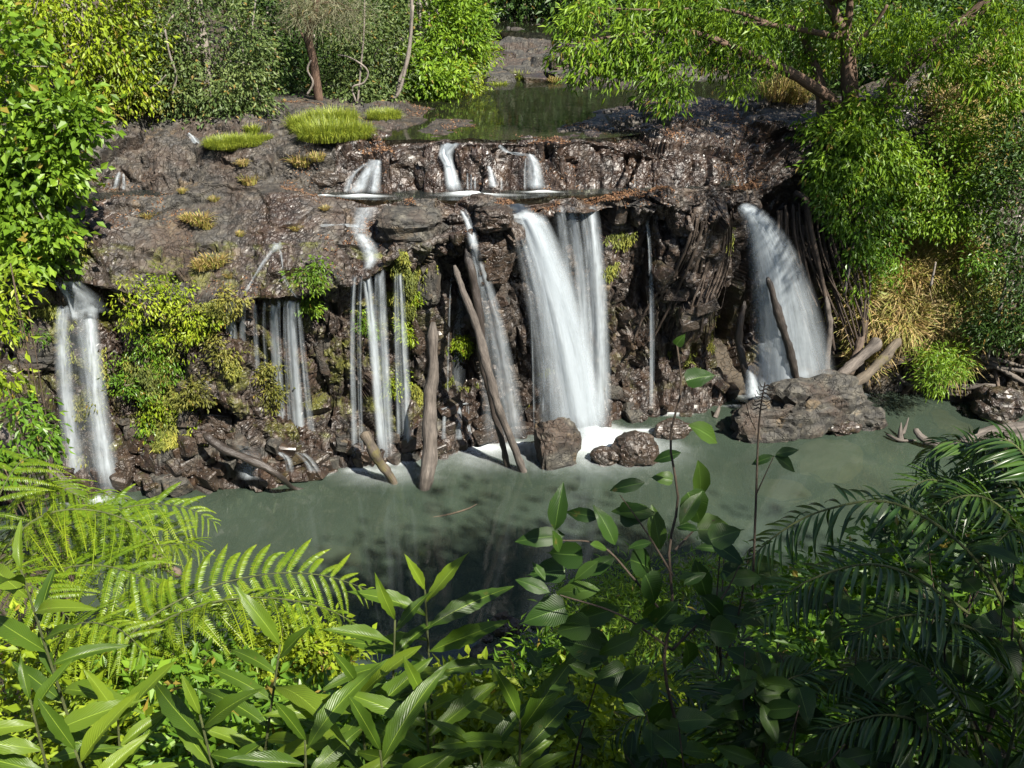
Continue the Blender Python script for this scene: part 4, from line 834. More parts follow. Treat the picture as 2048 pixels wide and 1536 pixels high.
# ------------------------------------------------------------------ grasses
def grass_mesh(n, rad, L, seed, mat, wid=.014, droop=.7):
    r = np.random.RandomState(seed); a = r.uniform(0, 2 * math.pi, n); q = rad * np.sqrt(r.rand(n)); B = np.stack([np.cos(a) * q, np.sin(a) * q, np.full(n, -.04)], 1)
    d = np.stack([np.cos(a) + r.normal(0, .5, n), np.sin(a) + r.normal(0, .5, n), 0 * a], 1); d = nrm(d); lean = r.uniform(.15, .9, n)[:, None]; l = (L * r.uniform(.55, 1.2, n))[:, None]
    s = np.cross(d, UPV); V = []
    for t, w in ((0, 1), (.4, .9), (.75, .6), (1, .08)):
        c = B + d * l * lean * (t ** 1.6) + UPV * l * (t - droop * lean * t ** 2.6); V += [c - s * wid * w, c + s * wid * w]
    V = np.stack(V, 1).reshape(-1, 3); b = np.arange(n)[:, None] * 8
    F = np.concatenate([b + np.array([[0, 1, 3, 2]]), b + np.array([[2, 3, 5, 4]]), b + np.array([[4, 5, 7, 6]])], 0)
    return mesh_np("blades", V, F, mat, False, {"var": np.repeat(np.clip(r.normal(.5, .28, n), 0, 1), 8)})
GM = [grass_mesh(260, .35, .45, 1, M_GRASS), grass_mesh(240, .3, .42, 2, M_GRASS), grass_mesh(190, .22, .38, 3, M_STRAW), grass_mesh(150, .2, .34, 4, M_STRAW), grass_mesh(420, .55, .42, 5, M_GRASS), grass_mesh(260, .34, .85, 6, M_STRAW, .011, 1.0), grass_mesh(220, .3, .75, 7, M_GRASS, .016, .95)]
GM.append(grass_mesh(2200, .62, .42, 8, M_GRASS, .006, .9))
def tuft(label, px, py, k, s, seed=0, group="grass tufts on the rocks", sz=1.):
    p, nn = surf(px, py); o = link("grass_tuft", GM[k]); o.location = p; o.scale = (s, s, s * sz); o.rotation_euler = (0, 0, seed * 1.3 + px)
    return tag(o, label, "grass", group)
for x, y, s, l in [(655, 265, 2.0, "big bright green grass mound at the forest edge, its middle"), (695, 265, 1.6, "right side of the big bright green grass mound"), (622, 252, 1.6, "left side of the big bright green grass mound"), (665, 238, 1.7, "back of the big bright green grass mound"),
                   (465, 292, 1.35, "flat bright green grass cushion left of the big mound"), (445, 290, 1.1, "left end of the flat green grass cushion"), (495, 288, 1.1, "right end of the flat green grass cushion"), (770, 232, 1.2, "green reedy tuft right of the big grass mound"), (785, 228, .5, "small tuft beside the reedy tuft"), (505, 262, .6, "small green tuft between the cushion and the mound"), (535, 278, .45, "tiny green tuft behind the dark rocks")]:
    tuft(l, x, y, 7 if s > .9 else 0, s * (.55 if s > .9 else .8), x, sz=1.15)
for x, y, s, k, l in [(605, 330, .95, 2, "straw and green tuft hanging at the left of the upper step"), (635, 318, .7, 3, "smaller dry tuft beside the hanging straw tuft"), (500, 365, .8, 3, "dry tuft under the cushion grass"), (485, 330, .5, 2, "small straw tuft in the middle of the left rocks"), (430, 400, .45, 3, "tiny dry tuft by the left ledge pool"), (365, 385, .4, 3, "dry tuft on the lip of the left ledge pool"),
                      (400, 445, .9, 2, "spread dry tuft in the middle of the bare lava slope"), (375, 440, .6, 3, "left neighbour of the spread dry tuft on the lava slope"), (415, 455, .6, 3, "right neighbour of the spread dry tuft on the lava slope"), (295, 435, .5, 2, "small tuft high on the lava slope near the bank tree"), (430, 530, .95, 2, "large straw tuft above the thin stringy fall"), (405, 540, .7, 2, "greener tuft left of the large straw tuft"), (480, 470, .4, 3, "wispy dry tuft upslope of the stringy fall"),
                      (590, 460, .4, 2, "tiny tuft right of the litter hump"), (460, 555, .4, 2, "tiny green tuft at the brow of the lava slope"), (650, 420, .35, 2, "tiny green tuft by the comb cascade"), (1040, 160, .9, 0, "yellow green tuft on the far rocks"), (1110, 165, .8, 2, "straw tuft on the far rocks beside the upper pool"), (1085, 170, .7, 2, "dry tuft on the shore of the upper pool"), (1000, 175, .6, 0, "low green tuft at the left shore of the upper pool"), (955, 190, .8, 0, "green tuft under the river-bend tree"),
                      (1250, 150, 1.1, 0, "broad yellow green tuft behind the hanging sprays"), (1210, 150, 1.0, 0, "yellow green tuft left of the broad one behind the sprays"), (1300, 140, 1.0, 0, "yellow green tuft right of the broad one behind the sprays"), (1555, 195, 1.3, 5, "tan dry bush of grass on the dark shelf by the red-barked limb"), (1590, 200, 1.0, 5, "smaller tan dry grass beside the tree foot")]:
    tuft(l, x, y, k, s, x)
# far rocks in the river
for k in range(26):
    r_ = np.random.RandomState(900 + k); px, py = r_.uniform(960, 1330), r_.uniform(95, 190); p, nn = surf(px, py); s_ = r_.uniform(.25, .8)
    o = link("stone", BLK[k % 12], cliff); o.location = p; o.scale = (s_ * 1.6, s_ * 1.2, s_ * .6); o.rotation_euler = (0, 0, k)

# ------------------------------------------------------------------ plants growing on the cliff
CP_ = [(275, 620, .5, 'yellow', "bushy yellow-green plant right of the leftmost fall"), (330, 600, .42, 'yellow', "leafy plant on the brow above the mossy cliff"), (300, 680, .45, 'lush', "green cliff plant hanging below the bushy yellow-green one"), (360, 660, .42, 'yellow', "sunlit cliff plant in the middle of the mossy wall"), (390, 640, .36, 'yellow', "cliff plant under the brow beside the stringy fall"), (340, 730, .42, 'lush', "green tangle halfway down the mossy wall"),
       (280, 760, .36, 'lush', "dark green plant beside the leftmost fall, halfway down"), (330, 810, .4, 'yellow', "plant with a few red leaves low on the mossy wall"), (290, 850, .36, 'lush', "low fresh green plant at the top of the blocky stones"), (400, 790, .34, 'olive', "olive moss-like plant low on the wall near the fallen branch"), (440, 700, .36, 'olive', "olive plant left of the stringy fall"), (455, 610, .28, 'olive', "small tuft of leaves at the left lip of the stringy fall"),
       (630, 560, .32, 'bright', "bright leafy plant right of the litter hump"), (620, 600, .28, 'bright', "lower part-shaded leafy plant right of the stringy fall"), (830, 600, .22, 'yellow', "yellow-green moss cushion on the ochre rock"), (730, 640, .22, 'bright', "fern-like plant behind the comb of threads"), (800, 660, .2, 'yellow', "small plant at the right of the comb of threads"), (60, 660, .3, 'lush', "plant left of the leftmost fall"), (90, 870, .34, 'lush', "leafy plant at the foot of the cliff left of the leftmost fall"), (400, 850, .3, 'yellow', "bright low plant above the dark fallen branch"),
       (185, 800, .32, 'olive', "moss clump showing between the two veils of the leftmost fall"), (540, 780, .34, 'olive', "hanging yellow moss clump behind the stringy fall"), (520, 740, .28, 'olive', "upper moss clump behind the stringy fall"), (800, 760, .26, 'yellow', "green growth between comb threads and upright log"), (930, 690, .26, 'yellow', "green growth behind the crossed logs")]
for k, (x, y, s_, m_, l) in enumerate(CP_):
    p, nn = surf(x, y); r = np.random.RandomState(200 + k); C = p + nn * .12 + r.normal(0, 1, (11, 3)) * np.array([s_ * .55, .12, s_ * .6])
    V, F, a = crown_mesh(C, 55, s_ * .3, .095, .38, m_, 200 + k, droop=.9, up=.3); b = p - nn * .05
    o = thing("cliff_plant", l, "plant", b, "plants on the cliff"); link("foliage", mesh_np("foliage", V - b, F, LM[m_], False, {"var": a}), o)
    link("stem", tube_mesh("stem", bez([b, C[0], C[1]], 8) - b, np.linspace(.02, .008, 8), M_TWIG, 5), o)

# ------------------------------------------------------------------ right bank: spreading red-barked tree, creepers, roots, grasses
tb = at_y(1690, 330, 23.6)
rt = thing("spreading_tree", "spreading red-barked tree leaning over the falls from the right bank", "tree", tb)
def rlimb(pts, rad, kind, seed, r1=None):
    P = [at_y(x, y, Y) for x, y, Y in pts]; link(kind, tube_mesh(kind, bez(P, 22) - tb, np.linspace(rad, r1 or rad * .4, 22), M_BARK, 10, .14, seed), rt)
rlimb([(1690, 330, 23.6), (1700, 230, 23.5), (1697, 157, 23.4), (1692, 75, 23.4), (1660, 5, 23.5), (1640, -60, 23.6)], .26, "trunk", 1, .12)
rlimb([(1680, 230, 23.4), (1661, 198, 23.2), (1590, 150, 22.7), (1510, 115, 22.3), (1430, 79, 22.0), (1370, 60, 21.8)], .17, "limb", 2, .05)
rlimb([(1650, 290, 23.5), (1640, 170, 23.8), (1615, 92, 24), (1600, 20, 24.2)], .17, "limb", 3, .08)
rlimb([(1692, 72, 23.4), (1698, 30, 23.3), (1702, -20, 23.2)], .11, "limb", 4, .08)
rlimb([(1700, 110, 23.3), (1720, 80, 23.2), (1745, 55, 23.0), (1775, 10, 22.8)], .09, "limb", 5)
rlimb([(1680, 75, 23.3), (1640, 66, 23.0), (1550, 51, 22.5), (1480, 45, 22.2)], .09, "limb", 6)
rlimb([(1740, 300, 23.4), (1789, 167, 23.2), (1867, 92, 23.0), (1956, 20, 22.8), (2010, -40, 22.7)], .22, "limb", 7, .12)
rlimb([(1590, 150, 22.7), (1560, 140, 23.2), (1480, 130, 23.0), (1400, 140, 22.6)], .06, "limb", 8)
rlimb([(1430, 79, 22.0), (1400, 110, 21.8), (1370, 150, 21.6), (1345, 170, 21.5)], .035, "limb", 9, .012)
rlimb([(1460, 95, 22.1), (1455, 140, 21.9), (1470, 175, 21.8)], .03, "limb", 10, .01)
rlimb([(1380, 62, 21.8), (1250, 70, 21.5), (1130, 90, 21.3)], .05, "limb", 11, .015)
rlimb([(1867, 92, 23.0), (1940, 110, 22.8), (2060, 160, 22.6)], .05, "limb", 12, .02)
rlimb([(1550, 51, 22.5), (1450, 20, 22.2), (1300, 20, 21.9), (1180, 15, 21.7)], .05, "limb", 13, .015)
rc = np.random.RandomState(77)
C = blob_points([(1200, 55, 90, 60, 21.0, 22.4, 34), (1300, 90, 90, 60, 21.0, 22.2, 34), (1150, 120, 50, 36, 21.0, 21.8, 12), (1330, 165, 50, 40, 21.0, 21.8, 13), (1250, 140, 60, 26, 21.2, 22, 10), (1420, 40, 110, 50, 21.5, 23, 30), (1480, 110, 90, 40, 21.6, 23, 22),
                 (1580, 40, 90, 45, 22, 24, 22), (1370, 20, 100, 40, 21.5, 23, 30), (1760, 60, 100, 60, 22, 24.2, 28), (1850, 110, 90, 60, 21.8, 23.6, 22), (1960, 60, 110, 90, 21.5, 23.5, 40), (2010, 160, 70, 60, 21.4, 22.8, 30), (1640, 110, 60, 40, 23.8, 24.6, 16),
                 (1350, -90, 260, 80, 21.5, 25, 40), (1750, -100, 260, 90, 20.5, 24.5, 60), (2080, -60, 160, 130, 20.5, 23.5, 30), (1320, 205, 22, 16, 21.1, 21.5, 4), (1480, 170, 26, 14, 21.7, 22, 4), (1800, 170, 80, 30, 22, 23.4, 6)], rc)
C = np.vstack([C, np.array([11.8, 16.4, 12.4]) + rc.normal(0, 1, (80, 3)) * np.array([1.2, .9, .4]), np.array([8.6, 19.2, 12.2]) + rc.normal(0, 1, (120, 3)) * np.array([1.6, 1.0, .4]), np.array([10., 15.2, 12.9]) + rc.normal(0, 1, (46, 3)) * np.array([1.2, .9, .35])])
for k_, e_ in enumerate([(11.8, 16.4, 12.4), (8.6, 19.2, 12.2), (10., 15.2, 12.9)]):
    link("limb", tube_mesh("limb", bez([at_y(1660, 5, 23.5), (at_y(1660, 5, 23.5) + np.array(e_)) / 2 + np.array([0, 0, .4]), np.array(e_)], 14) - tb, np.linspace(.11, .03, 14), M_BARK, 8, .12, 40 + k_), rt)
V, F, a = crown_mesh(C, 40, .17, .19, .27, 'bright', 78, droop=.85, up=.55)
link("crown", mesh_np("crown", V - tb, F, LM['bright'], False, {"var": a}), rt)
tree("creeper", "bright creeper mass pouring down the trunk foot beside the right fall", "creeper",
     [(1740, 240, 70, 50, 22.4, 23.2, 30), (1720, 300, 90, 60, 21.9, 22.6, 30), (1770, 330, 80, 60, 21.8, 22.6, 24), (1680, 340, 60, 50, 21.9, 22.5, 24), (1660, 270, 50, 40, 22.4, 22.9, 16)],
     'bright', .19, 44, .18, 81, W=.34, droop=.9, up=.5, rad=.06)
tree("creeper", "darker vine curtain hanging below the bright creeper", "creeper",
     [(1700, 420, 55, 70, 21.7, 22.2, 26), (1755, 450, 50, 70, 21.8, 22.3, 24), (1720, 530, 30, 60, 21.8, 22.2, 10), (1650, 395, 20, 40, 21.6, 22, 8), (1690, 480, 26, 80, 21.7, 22.1, 14)],
     'lush', .14, 46, .17, 82, W=.4, droop=1.0, up=.35, rad=.05)
tree("bank_shrub", "dense glossy small-leaved shrub wall on the right bank", "shrub",
     [(1880, 360, 90, 110, 22.0, 22.9, 70), (1930, 420, 80, 50, 21.9, 22.4, 24), (1840, 420, 50, 50, 21.9, 22.4, 16), (1960, 260, 80, 60, 22.2, 23, 28)],
     'bright', .12, 60, .19, 83, W=.45, droop=.6, up=.45, rad=.06)
tree("bank_shrub", "fresh green shrub low on the right bank above the dry grass", "shrub",
     [(1785, 520, 24, 36, 21.7, 22, 8), (1970, 530, 40, 30, 21.3, 21.8, 8)], 'lush', .12, 60, .2, 84, W=.42, droop=.6, rad=.04)
tree("bank_shrub", "dark shaded shrub at the right edge of the bank", "shrub",
     [(2030, 420, 60, 160, 21.2, 22.2, 60), (2060, 600, 60, 90, 20.6, 21.4, 36), (2070, 260, 60, 100, 21.6, 22.6, 30)], 'dark', .13, 60, .26, 85, W=.4, rad=.06)
tree("bank_shrub", "small pale fern-leaved shrub at the water under the right bank", "shrub",
     [(1890, 725, 45, 30, 20.6, 21.2, 22), (1870, 755, 25, 22, 20.5, 21, 8)], 'bright', .16, 70, .18, 86, W=.16, droop=.6, rad=.03)
tree("bank_shrub", "low dark green growth behind the driftwood pile", "shrub",
     [(2000, 670, 60, 30, 21, 21.6, 24), (1960, 650, 40, 30, 21, 21.6, 14)], 'dark', .14, 50, .18, 87, W=.25, rad=.03)
rg = np.random.RandomState(55)
GL = ["sunlit dry grass clump hanging on the right bank", "green arching grass clump on the right bank"]
for k in range(92):
    px, py = rg.uniform(1690, 1965), rg.uniform(510, 725)
    if k >= 78: px, py = rg.uniform(1870, 2048), rg.uniform(150, 330)
    p, nn = surf(px, py); o = link("grass_clump", GM[5] if k % 5 < 4 else GM[6]); s_ = rg.uniform(.8, 1.35)
    q = nrm(nn * .6 + np.array([0, -.3, .6])); o.location = p + nn * .05; o.rotation_mode = 'QUATERNION'; o.rotation_quaternion = Vector(q).to_track_quat('Z', 'Y') @ Quaternion((0, 0, 1), rg.uniform(0, 6)); o.scale = (s_, s_, s_)
    tag(o, GL[0] if k % 5 < 4 else GL[1], "grass", "dry grass on the right bank" if k % 5 < 4 else "green grass on the right bank")
# strangler roots down the recess
rr_ = thing("root_curtain", "brown strangler roots hanging down the rock right of the right fall", "roots", at_y(1690, 720, 22))
rb = np.array(rr_.location)
def root(pts, rad, seed):
    P = [at_y(x, y, Y) for x, y, Y in pts]; link("root", tube_mesh("root", bez(P, 24) - rb, np.linspace(rad, rad * .6, 24), M_ROOT, 7, .16, seed), rr_)
root([(1590, 385, 22.2), (1612, 400, 22.0), (1622, 460, 21.9), (1640, 540, 21.8), (1655, 620, 21.8), (1668, 700, 21.8)], .075, 1)
for k in range(26):
    x = 1560 + k * 5.8 + rg.uniform(-6, 6); y0 = 390 + rg.uniform(0, 60); y1 = rg.uniform(600, 760); sw = rg.uniform(20, 70)
    x1 = x + sw * .6 + (60 if k > 12 else 40); 
    root([(x, y0, 22.3), (x + sw * .1, y0 + 70, 22.1 + rg.uniform(-.2, .1)), (x + sw * .4 + 14, (y0 + y1) / 2 + 30, 21.95), (min(x1, 1725), y1, 21.8)], rg.uniform(.018, .045), 20 + k)
def hug(px, py, off=.04): return (px, py, surf(px, py)[0][1] - off * .3)
for k in range(20):      # roots wrapped over the rock face left of the right fall
    x = 1466 - k * 4.2; j_ = rg.uniform(-5, 5)
    root([hug(x, 418 + (k * 7) % 25), hug(x - 3 - k * .4 + j_, 480, .06), hug(x - 10 - k * 1.6 + j_, 545, .06), hug(x - 22 - k * 3.4 - j_, 610, .06), hug(x - 34 - k * 4.6 + j_, 640 + (k * 37) % 60)], .014 + (k % 5) * .008, 60 + k)
root([(1560, 470, 22.6), (1600, 480, 22.4), (1620, 500, 22.3), (1600, 530, 22.4)], .04, 90); root([(1555, 500, 22.6), (1595, 505, 22.4), (1625, 520, 22.2)], .035, 91)

# ------------------------------------------------------------------ foreground plants
def to_local(V, o): return V - np.array(o.location)
def leaf_mesh(L, W, seed, mat, nu=10, tip=1.6, base=1.0, arch=.25, fold=.2, wave=.03, heart=False, rag=.0):
    r = np.random.RandomState(seed); u = np.linspace(0, 1, nu); v = np.array([-1, -.5, 0, .5, 1.])
    if heart: w = np.sin(np.clip(u * 1.02 + .10, 0, 1) ** .62 * math.pi) ** .75; w[-1] = 0; w[0] *= .75
    else: w = np.sin(u ** (1 / base) * math.pi) ** .85 * (1 - .25 * u ** tip); w = np.clip(w, 0.012, 1)
    ph = r.uniform(0, 6); V = []; UV = []
    for a_, b_ in zip(u, w):
        for c_ in v:
            e = 1 + (.05 * math.sin(a_ * 31 + ph) + rag * r.uniform(-1, .4)) * abs(c_)
            V.append((a_ * L, c_ * W / 2 * b_ * e, -arch * L * a_ * a_ + fold * W * abs(c_) * b_ + wave * L * math.sin(a_ * 9 + ph + c_) * abs(c_)))
            UV.append((a_, c_ * .5 + .5))
    return mesh_np("leaf", V, grid_faces(nu, 5), mat, True, {"var": np.full(len(V), r.rand() * .9)}, UV)
def frame(A, Nn):
    A = nrm(A); S = nrm(np.cross(Nn, A)); Nn = np.cross(A, S)
    return Matrix(((A[0], S[0], Nn[0]), (A[1], S[1], Nn[1]), (A[2], S[2], Nn[2]))).to_4x4()
def put_leaf(o, me, P, A, Nn, s=1., name="leaf"):
    return link(name, me, o, Matrix.Translation(Vector(np.asarray(P) - np.array(o.location))) @ frame(A, Nn) @ Matrix.Diagonal((s, s, s, 1)))
GING = [leaf_mesh(.48, .115, 300 + k, M_GINGER, 20, arch=[.08, .28, .45, .2, .6, .15][k], fold=[.16, .1, .25, .3, .12, .2][k], wave=.022, rag=.13) for k in range(6)]
BROAD = [leaf_mesh(.20, .092, 310 + k, M_BROAD, 9, arch=[.12, .25, .35, .2][k], fold=.15, wave=.02) for k in range(4)]
HEART = [leaf_mesh(.19, .125, 320 + k, M_BROAD, 9, arch=[.15, .3, .4][k], fold=.14, wave=.02, heart=True) for k in range(3)]
def ginger(label, px, py, Y, n, s, seed, lean=0., hgt=None):
    """px, py: the shoot's tip"""
    r = np.random.RandomState(seed); tip = at_y(px, py, Y); gz = float(bank_z(tip[0], Y)); b = np.array([tip[0] - lean, Y + .1, min(gz, tip[2] - .5)])
    o = thing("ginger_plant", label, "plant", b, "ginger plants in front"); P = bez([b, (b + tip) / 2 + np.array([-lean * .2, 0, .02]), tip], 20)
    link("stem", tube_mesh("stem", P - b, np.linspace(.014, .006, 20), M_STEM, 6), o); a0 = r.uniform(-.6, .6)
    Ltot = np.linalg.norm(tip - b); step = min(.085 * s * 1.2, Ltot / n)
    for k in range(n):
        d = k * step / Ltot; p = P[-1] + (P[0] - P[-1]) * d; p = np.array([np.interp(1 - d, np.linspace(0, 1, 20), P[:, c]) for c in range(3)])
        sd = 1 if k % 2 else -1; az = a0 + (0 if sd > 0 else math.pi) + r.normal(0, .35); el = [1.25, .95][k % 2] if k < 2 else r.uniform(.25, .75)
        A = np.array([math.cos(az) * math.cos(el), math.sin(az) * math.cos(el), math.sin(el)]); Nn = nrm(UPV + np.array([-A[0], -A[1], 0]) * .6 + np.array([0, -.5, 0]) + r.normal(0, .2, 3))
        put_leaf(o, GING[r.randint(6)], p, A, Nn, s * r.uniform(.65, 1.2) * (.75 if k == 0 else 1))
for k, q in enumerate([("sunlit ginger shoot with ragged leaf edges standing before the shaded water", 850, 1180, 4.6, 11, 1.05, 0.), ("ginger shoot with upright dark leaves left of the sunlit shoot", 790, 1240, 4.4, 9, 1.0, .15), ("tall ginger shoot with light top leaves at the left edge", 42, 1140, 4.2, 12, 1.05, 0.), ("big-leaved ginger in the bottom centre left, leaning right", 560, 1290, 3.9, 9, 1.1, .35), ("ginger shoot low between the two centre shoots", 715, 1370, 3.8, 9, 1.0, 0), ("ginger with bluish broad leaves at the bottom centre", 850, 1400, 3.6, 9, 1.0, 0),
                       ("ginger with one pale upright leaf right of the bottom centre", 1040, 1440, 3.5, 7, .95, 0), ("narrow-leaved ginger at the bottom left", 235, 1430, 3.9, 10, .9, .2), ("ginger at the lower left corner", 60, 1400, 3.6, 9, 1.0, .1), ("ginger with drooping leaves left of the bottom centre", 400, 1430, 3.6, 9, 1.05, 0), ("low ginger peeping over the bottom edge at centre left", 610, 1480, 3.4, 8, 1.0, .1), ("low ginger at the bottom edge near the middle", 760, 1500, 3.3, 8, 1.0, 0), ("low ginger at the bottom edge right of the middle", 960, 1510, 3.4, 8, 1.0, -.1), ("ginger leaf cluster in the far lower left corner", 150, 1500, 3.3, 8, 1.0, 0)]):
    ginger(q[0], q[1], q[2], q[3], q[4], q[5], 400 + k, q[6])

# tree fern
def pinna_mesh(n, L, ll, wd, mat, droop, seed, curl=.0):
    r = np.random.RandomState(seed); s = np.linspace(.03, .99, n); x = s * L; z = -droop * L * s ** 2
    tang = np.stack([np.ones(n), np.zeros(n), -2 * droop * s], 1); P = np.stack([x, 0 * x, z], 1); ln = ll * np.sin(np.clip(s * .93 + .12, 0, 1) * math.pi) ** .6 * (1 - .25 * s)
    Vs, Fs, As = [], [], []; c = 0
    for sd in (1, -1):
        A = nrm(tang) * .35 + np.array([0, sd, -.18]) + r.normal(0, .05, (n, 3)); V, F, a = leaves(P, A, np.tile([0, 0, 1.], (n, 1)) + r.normal(0, .15, (n, 3)), ln, wd, np.clip(.35 + .5 * s + r.normal(0, .12, n), 0, 1), np.array([(0, 0, 0), (.3, .5, .03), (1, 0, -.12), (.3, -.5, .03)]))
        Vs.append(V); Fs.append(F + c); As.append(a); c += len(V)
    rib = np.stack([P + np.array([0, .004, .002]), P - np.array([0, .004, -.002])], 1).reshape(-1, 3); k = np.arange(n - 1)[:, None] * 2; Fs.append(np.hstack([k, k + 1, k + 3, k + 2]) + c); Vs.append(rib); As.append(np.full(len(rib), .9))
    return mesh_np("pinna", np.vstack(Vs), np.vstack(Fs), mat, False, {"var": np.concatenate(As)})
PIN = [pinna_mesh(28, .62, .064, .024, M_FERN, [.3, .5, .7, .9][k], 500 + k) for k in range(4)]
def frond(o, pts, n, prof, meshes, rad, mat, roll=0., seed=0, sub="pinna", pitch=.25, s0=.12, up=None):
    """pts world points along the midrib; prof: leaflet scale along it"""
    P = bez(pts, 40); r = np.random.RandomState(seed); base = P[0].copy()
    fr = link("frond", tube_mesh("frond", P - base, np.linspace(rad, rad * .25, 40), mat, 6), o); fr.location = base - np.array(o.location)
    T = nrm(np.gradient(P, axis=0)); t = np.linspace(s0, .99, n)
    for k, x in enumerate(t):
        i = x * 39; j = min(int(i), 38); f = i - j; p = P[j] * (1 - f) + P[j + 1] * f; tg = T[j]
        S = nrm(np.cross(tg, UPV if up is None else up)); Nn = np.cross(S, tg); S = S * math.cos(roll) + Nn * math.sin(roll); Nn = np.cross(S, tg)
        sc = np.interp(x, np.linspace(0, 1, len(prof)), prof)
        for sd in (1, -1):
            A = S * sd + tg * (pitch + .9 * x ** 4) + Nn * r.normal(.05, .16) + r.normal(0, .10, 3); M = Matrix.Translation(Vector(p - base)) @ frame(A, Nn + r.normal(0, .1, 3)) @ Matrix.Diagonal((sc, sc, sc, 1))
            link(sub, meshes[r.randint(len(meshes))], fr, M)
FP = [.45, .8, 1., 1.05, 1., .85, .55, .2]
tf = thing("tree_fern", "sunlit yellow-green tree fern arching over the pool at the left", "fern", at_y(130, 1440, 6.0))
def ft(pts): return [at_y(*p) for p in pts]
frond(tf, ft([(130, 1430, 6.0), (230, 1310, 6.1), (330, 1240, 6.2), (450, 1200, 6.3), (580, 1200, 6.4), (690, 1235, 6.4), (765, 1300, 6.4)]), 24, FP, PIN, .013, M_STEM, .35, 1)
frond(tf, ft([(130, 1430, 6.0), (260, 1270, 6.3), (380, 1190, 6.6), (520, 1150, 6.8), (640, 1150, 6.9), (740, 1180, 7.0)]), 24, FP, PIN, .012, M_STEM, -.3, 2)
frond(tf, ft([(130, 1430, 6.0), (180, 1280, 6.5), (270, 1190, 6.9), (380, 1190, 7.0), (470, 1240, 7.0)]), 26, [x * .9 for x in FP], PIN, .011, M_STEM, .3, 3)
frond(tf, ft([(130, 1430, 6.0), (110, 1320, 5.9), (150, 1250, 5.8), (240, 1260, 5.7), (310, 1330, 5.6)]), 20, [x * .8 for x in FP], PIN, .010, M_STEM, 0, 4)
frond(tf, ft([(130, 1430, 6.0), (250, 1400, 5.9), (370, 1380, 5.8), (480, 1420, 5.7)]), 12, [x * .8 for x in FP], PIN, .010, M_STEM, 0, 5)
frond(tf, ft([(130, 1430, 6.0), (210, 1350, 6.6), (330, 1290, 6.9), (440, 1290, 7.0), (540, 1330, 7.0)]), 24, [x * .9 for x in FP], PIN, .011, M_STEM, .0, 12)
tf2 = thing("tree_fern", "taller sunlit tree fern at the left edge in front of the leftmost fall", "fern", at_y(-60, 1250, 7.4))
frond(tf2, ft([(-60, 1200, 7.4), (20, 1085, 7.5), (90, 1030, 7.6), (180, 1020, 7.7), (270, 1050, 7.7), (330, 1120, 7.6)]), 22, FP, PIN, .017, M_STEM, .3, 6)
frond(tf2, ft([(-60, 1200, 7.4), (60, 1090, 7.9), (170, 1040, 8.2), (280, 1010, 8.4), (370, 1015, 8.5), (430, 1045, 8.5)]), 22, FP, PIN, .012, M_STEM, -.1, 7)
frond(tf2, ft([(-60, 1200, 7.4), (80, 1150, 7.2), (190, 1130, 7.1), (300, 1160, 7.0), (380, 1220, 7.0)]), 20, FP, PIN, .012, M_STEM, .1, 8)
frond(tf2, ft([(-60, 1200, 7.4), (-20, 1040, 8.0), (20, 950, 8.4), (60, 915, 8.7), (90, 950, 8.8), (105, 1010, 8.8)]), 18, [x * .75 for x in FP], PIN, .011, M_STEM, 0, 9)
frond(tf2, ft([(-60, 1200, 7.4), (0, 1160, 6.9), (80, 1180, 6.6), (140, 1240, 6.5)]), 16, [x * .9 for x in FP], PIN, .011, M_STEM, 0, 10)
frond(tf2, ft([(-60, 1200, 7.4), (120, 1080, 8.0), (230, 1080, 8.0), (330, 1090, 8.0), (400, 1080, 8.0)]), 20, FP, PIN, .011, M_STEM, .2, 11)

tf3 = thing("tree_fern", "small sunlit fern behind the left tree ferns at the water", "fern", at_y(-40, 1150, 9.2))
frond(tf3, ft([(-40, 1150, 9.2), (60, 1020, 9.4), (160, 990, 9.6), (260, 1000, 9.7), (340, 1040, 9.7)]), 26, FP, PIN, .011, M_STEM, .2, 21)
frond(tf3, ft([(-40, 1150, 9.2), (90, 1060, 9.0), (220, 1040, 9.0), (330, 1060, 9.0), (420, 1110, 9.0)]), 26, FP, PIN, .011, M_STEM, -.1, 22)
frond(tf3, ft([(-40, 1150, 9.2), (20, 1010, 9.0), (100, 970, 9.0), (170, 1000, 9.0)]), 22, FP, PIN, .011, M_STEM, .1, 23)
frond(tf3, ft([(-40, 1150, 9.2), (120, 1120, 8.6), (240, 1110, 8.4), (350, 1150, 8.3)]), 24, FP, PIN, .011, M_STEM, 0, 24)

# leafy shrubs on the near bank and shore (sunlit middle layer)
def fshrub(label, spec, mat, leaf, per, sig, seed, W=.42, droop=.3, cat="shrub", group="shrubs on the near bank", up=.8):
    r = np.random.RandomState(seed); C = blob_points(spec, r); V, F, a = crown_mesh(C, per, sig, leaf, W, mat, seed, droop, up)
    cx, cyy = C[:, 0].mean(), C[:, 1].mean(); b = np.array([cx, cyy, float(bank_z(cx, cyy)) - .1]); o = thing("bank_bush", label, cat, b, group)
    link("foliage", mesh_np("foliage", V - b, F, LM[mat], False, {"var": a}), o)
    for k in range(7):
        t = C[r.randint(len(C))]; link("stem", tube_mesh("stem", bez([b, (b + t) / 2 + r.normal(0, .1, 3), t], 8) - b, np.linspace(.02, .007, 8), M_TWIG, 5), o)
fshrub("yellow-green bush with reddish shoot tips behind the fern arch", [(570, 1290, 70, 50, 7.6, 8.4, 26), (650, 1330, 60, 50, 7.4, 8.2, 22), (500, 1330, 60, 50, 7.2, 8, 18)], 'yellow', .12, 40, .15, 601)
fshrub("bright leafy bush in the bottom centre before the shaded water", [(930, 1410, 70, 45, 6.2, 7, 22), (880, 1470, 90, 50, 5.6, 6.4, 26), (990, 1470, 70, 50, 5.6, 6.4, 20)], 'yellow', .15, 30, .16, 602)
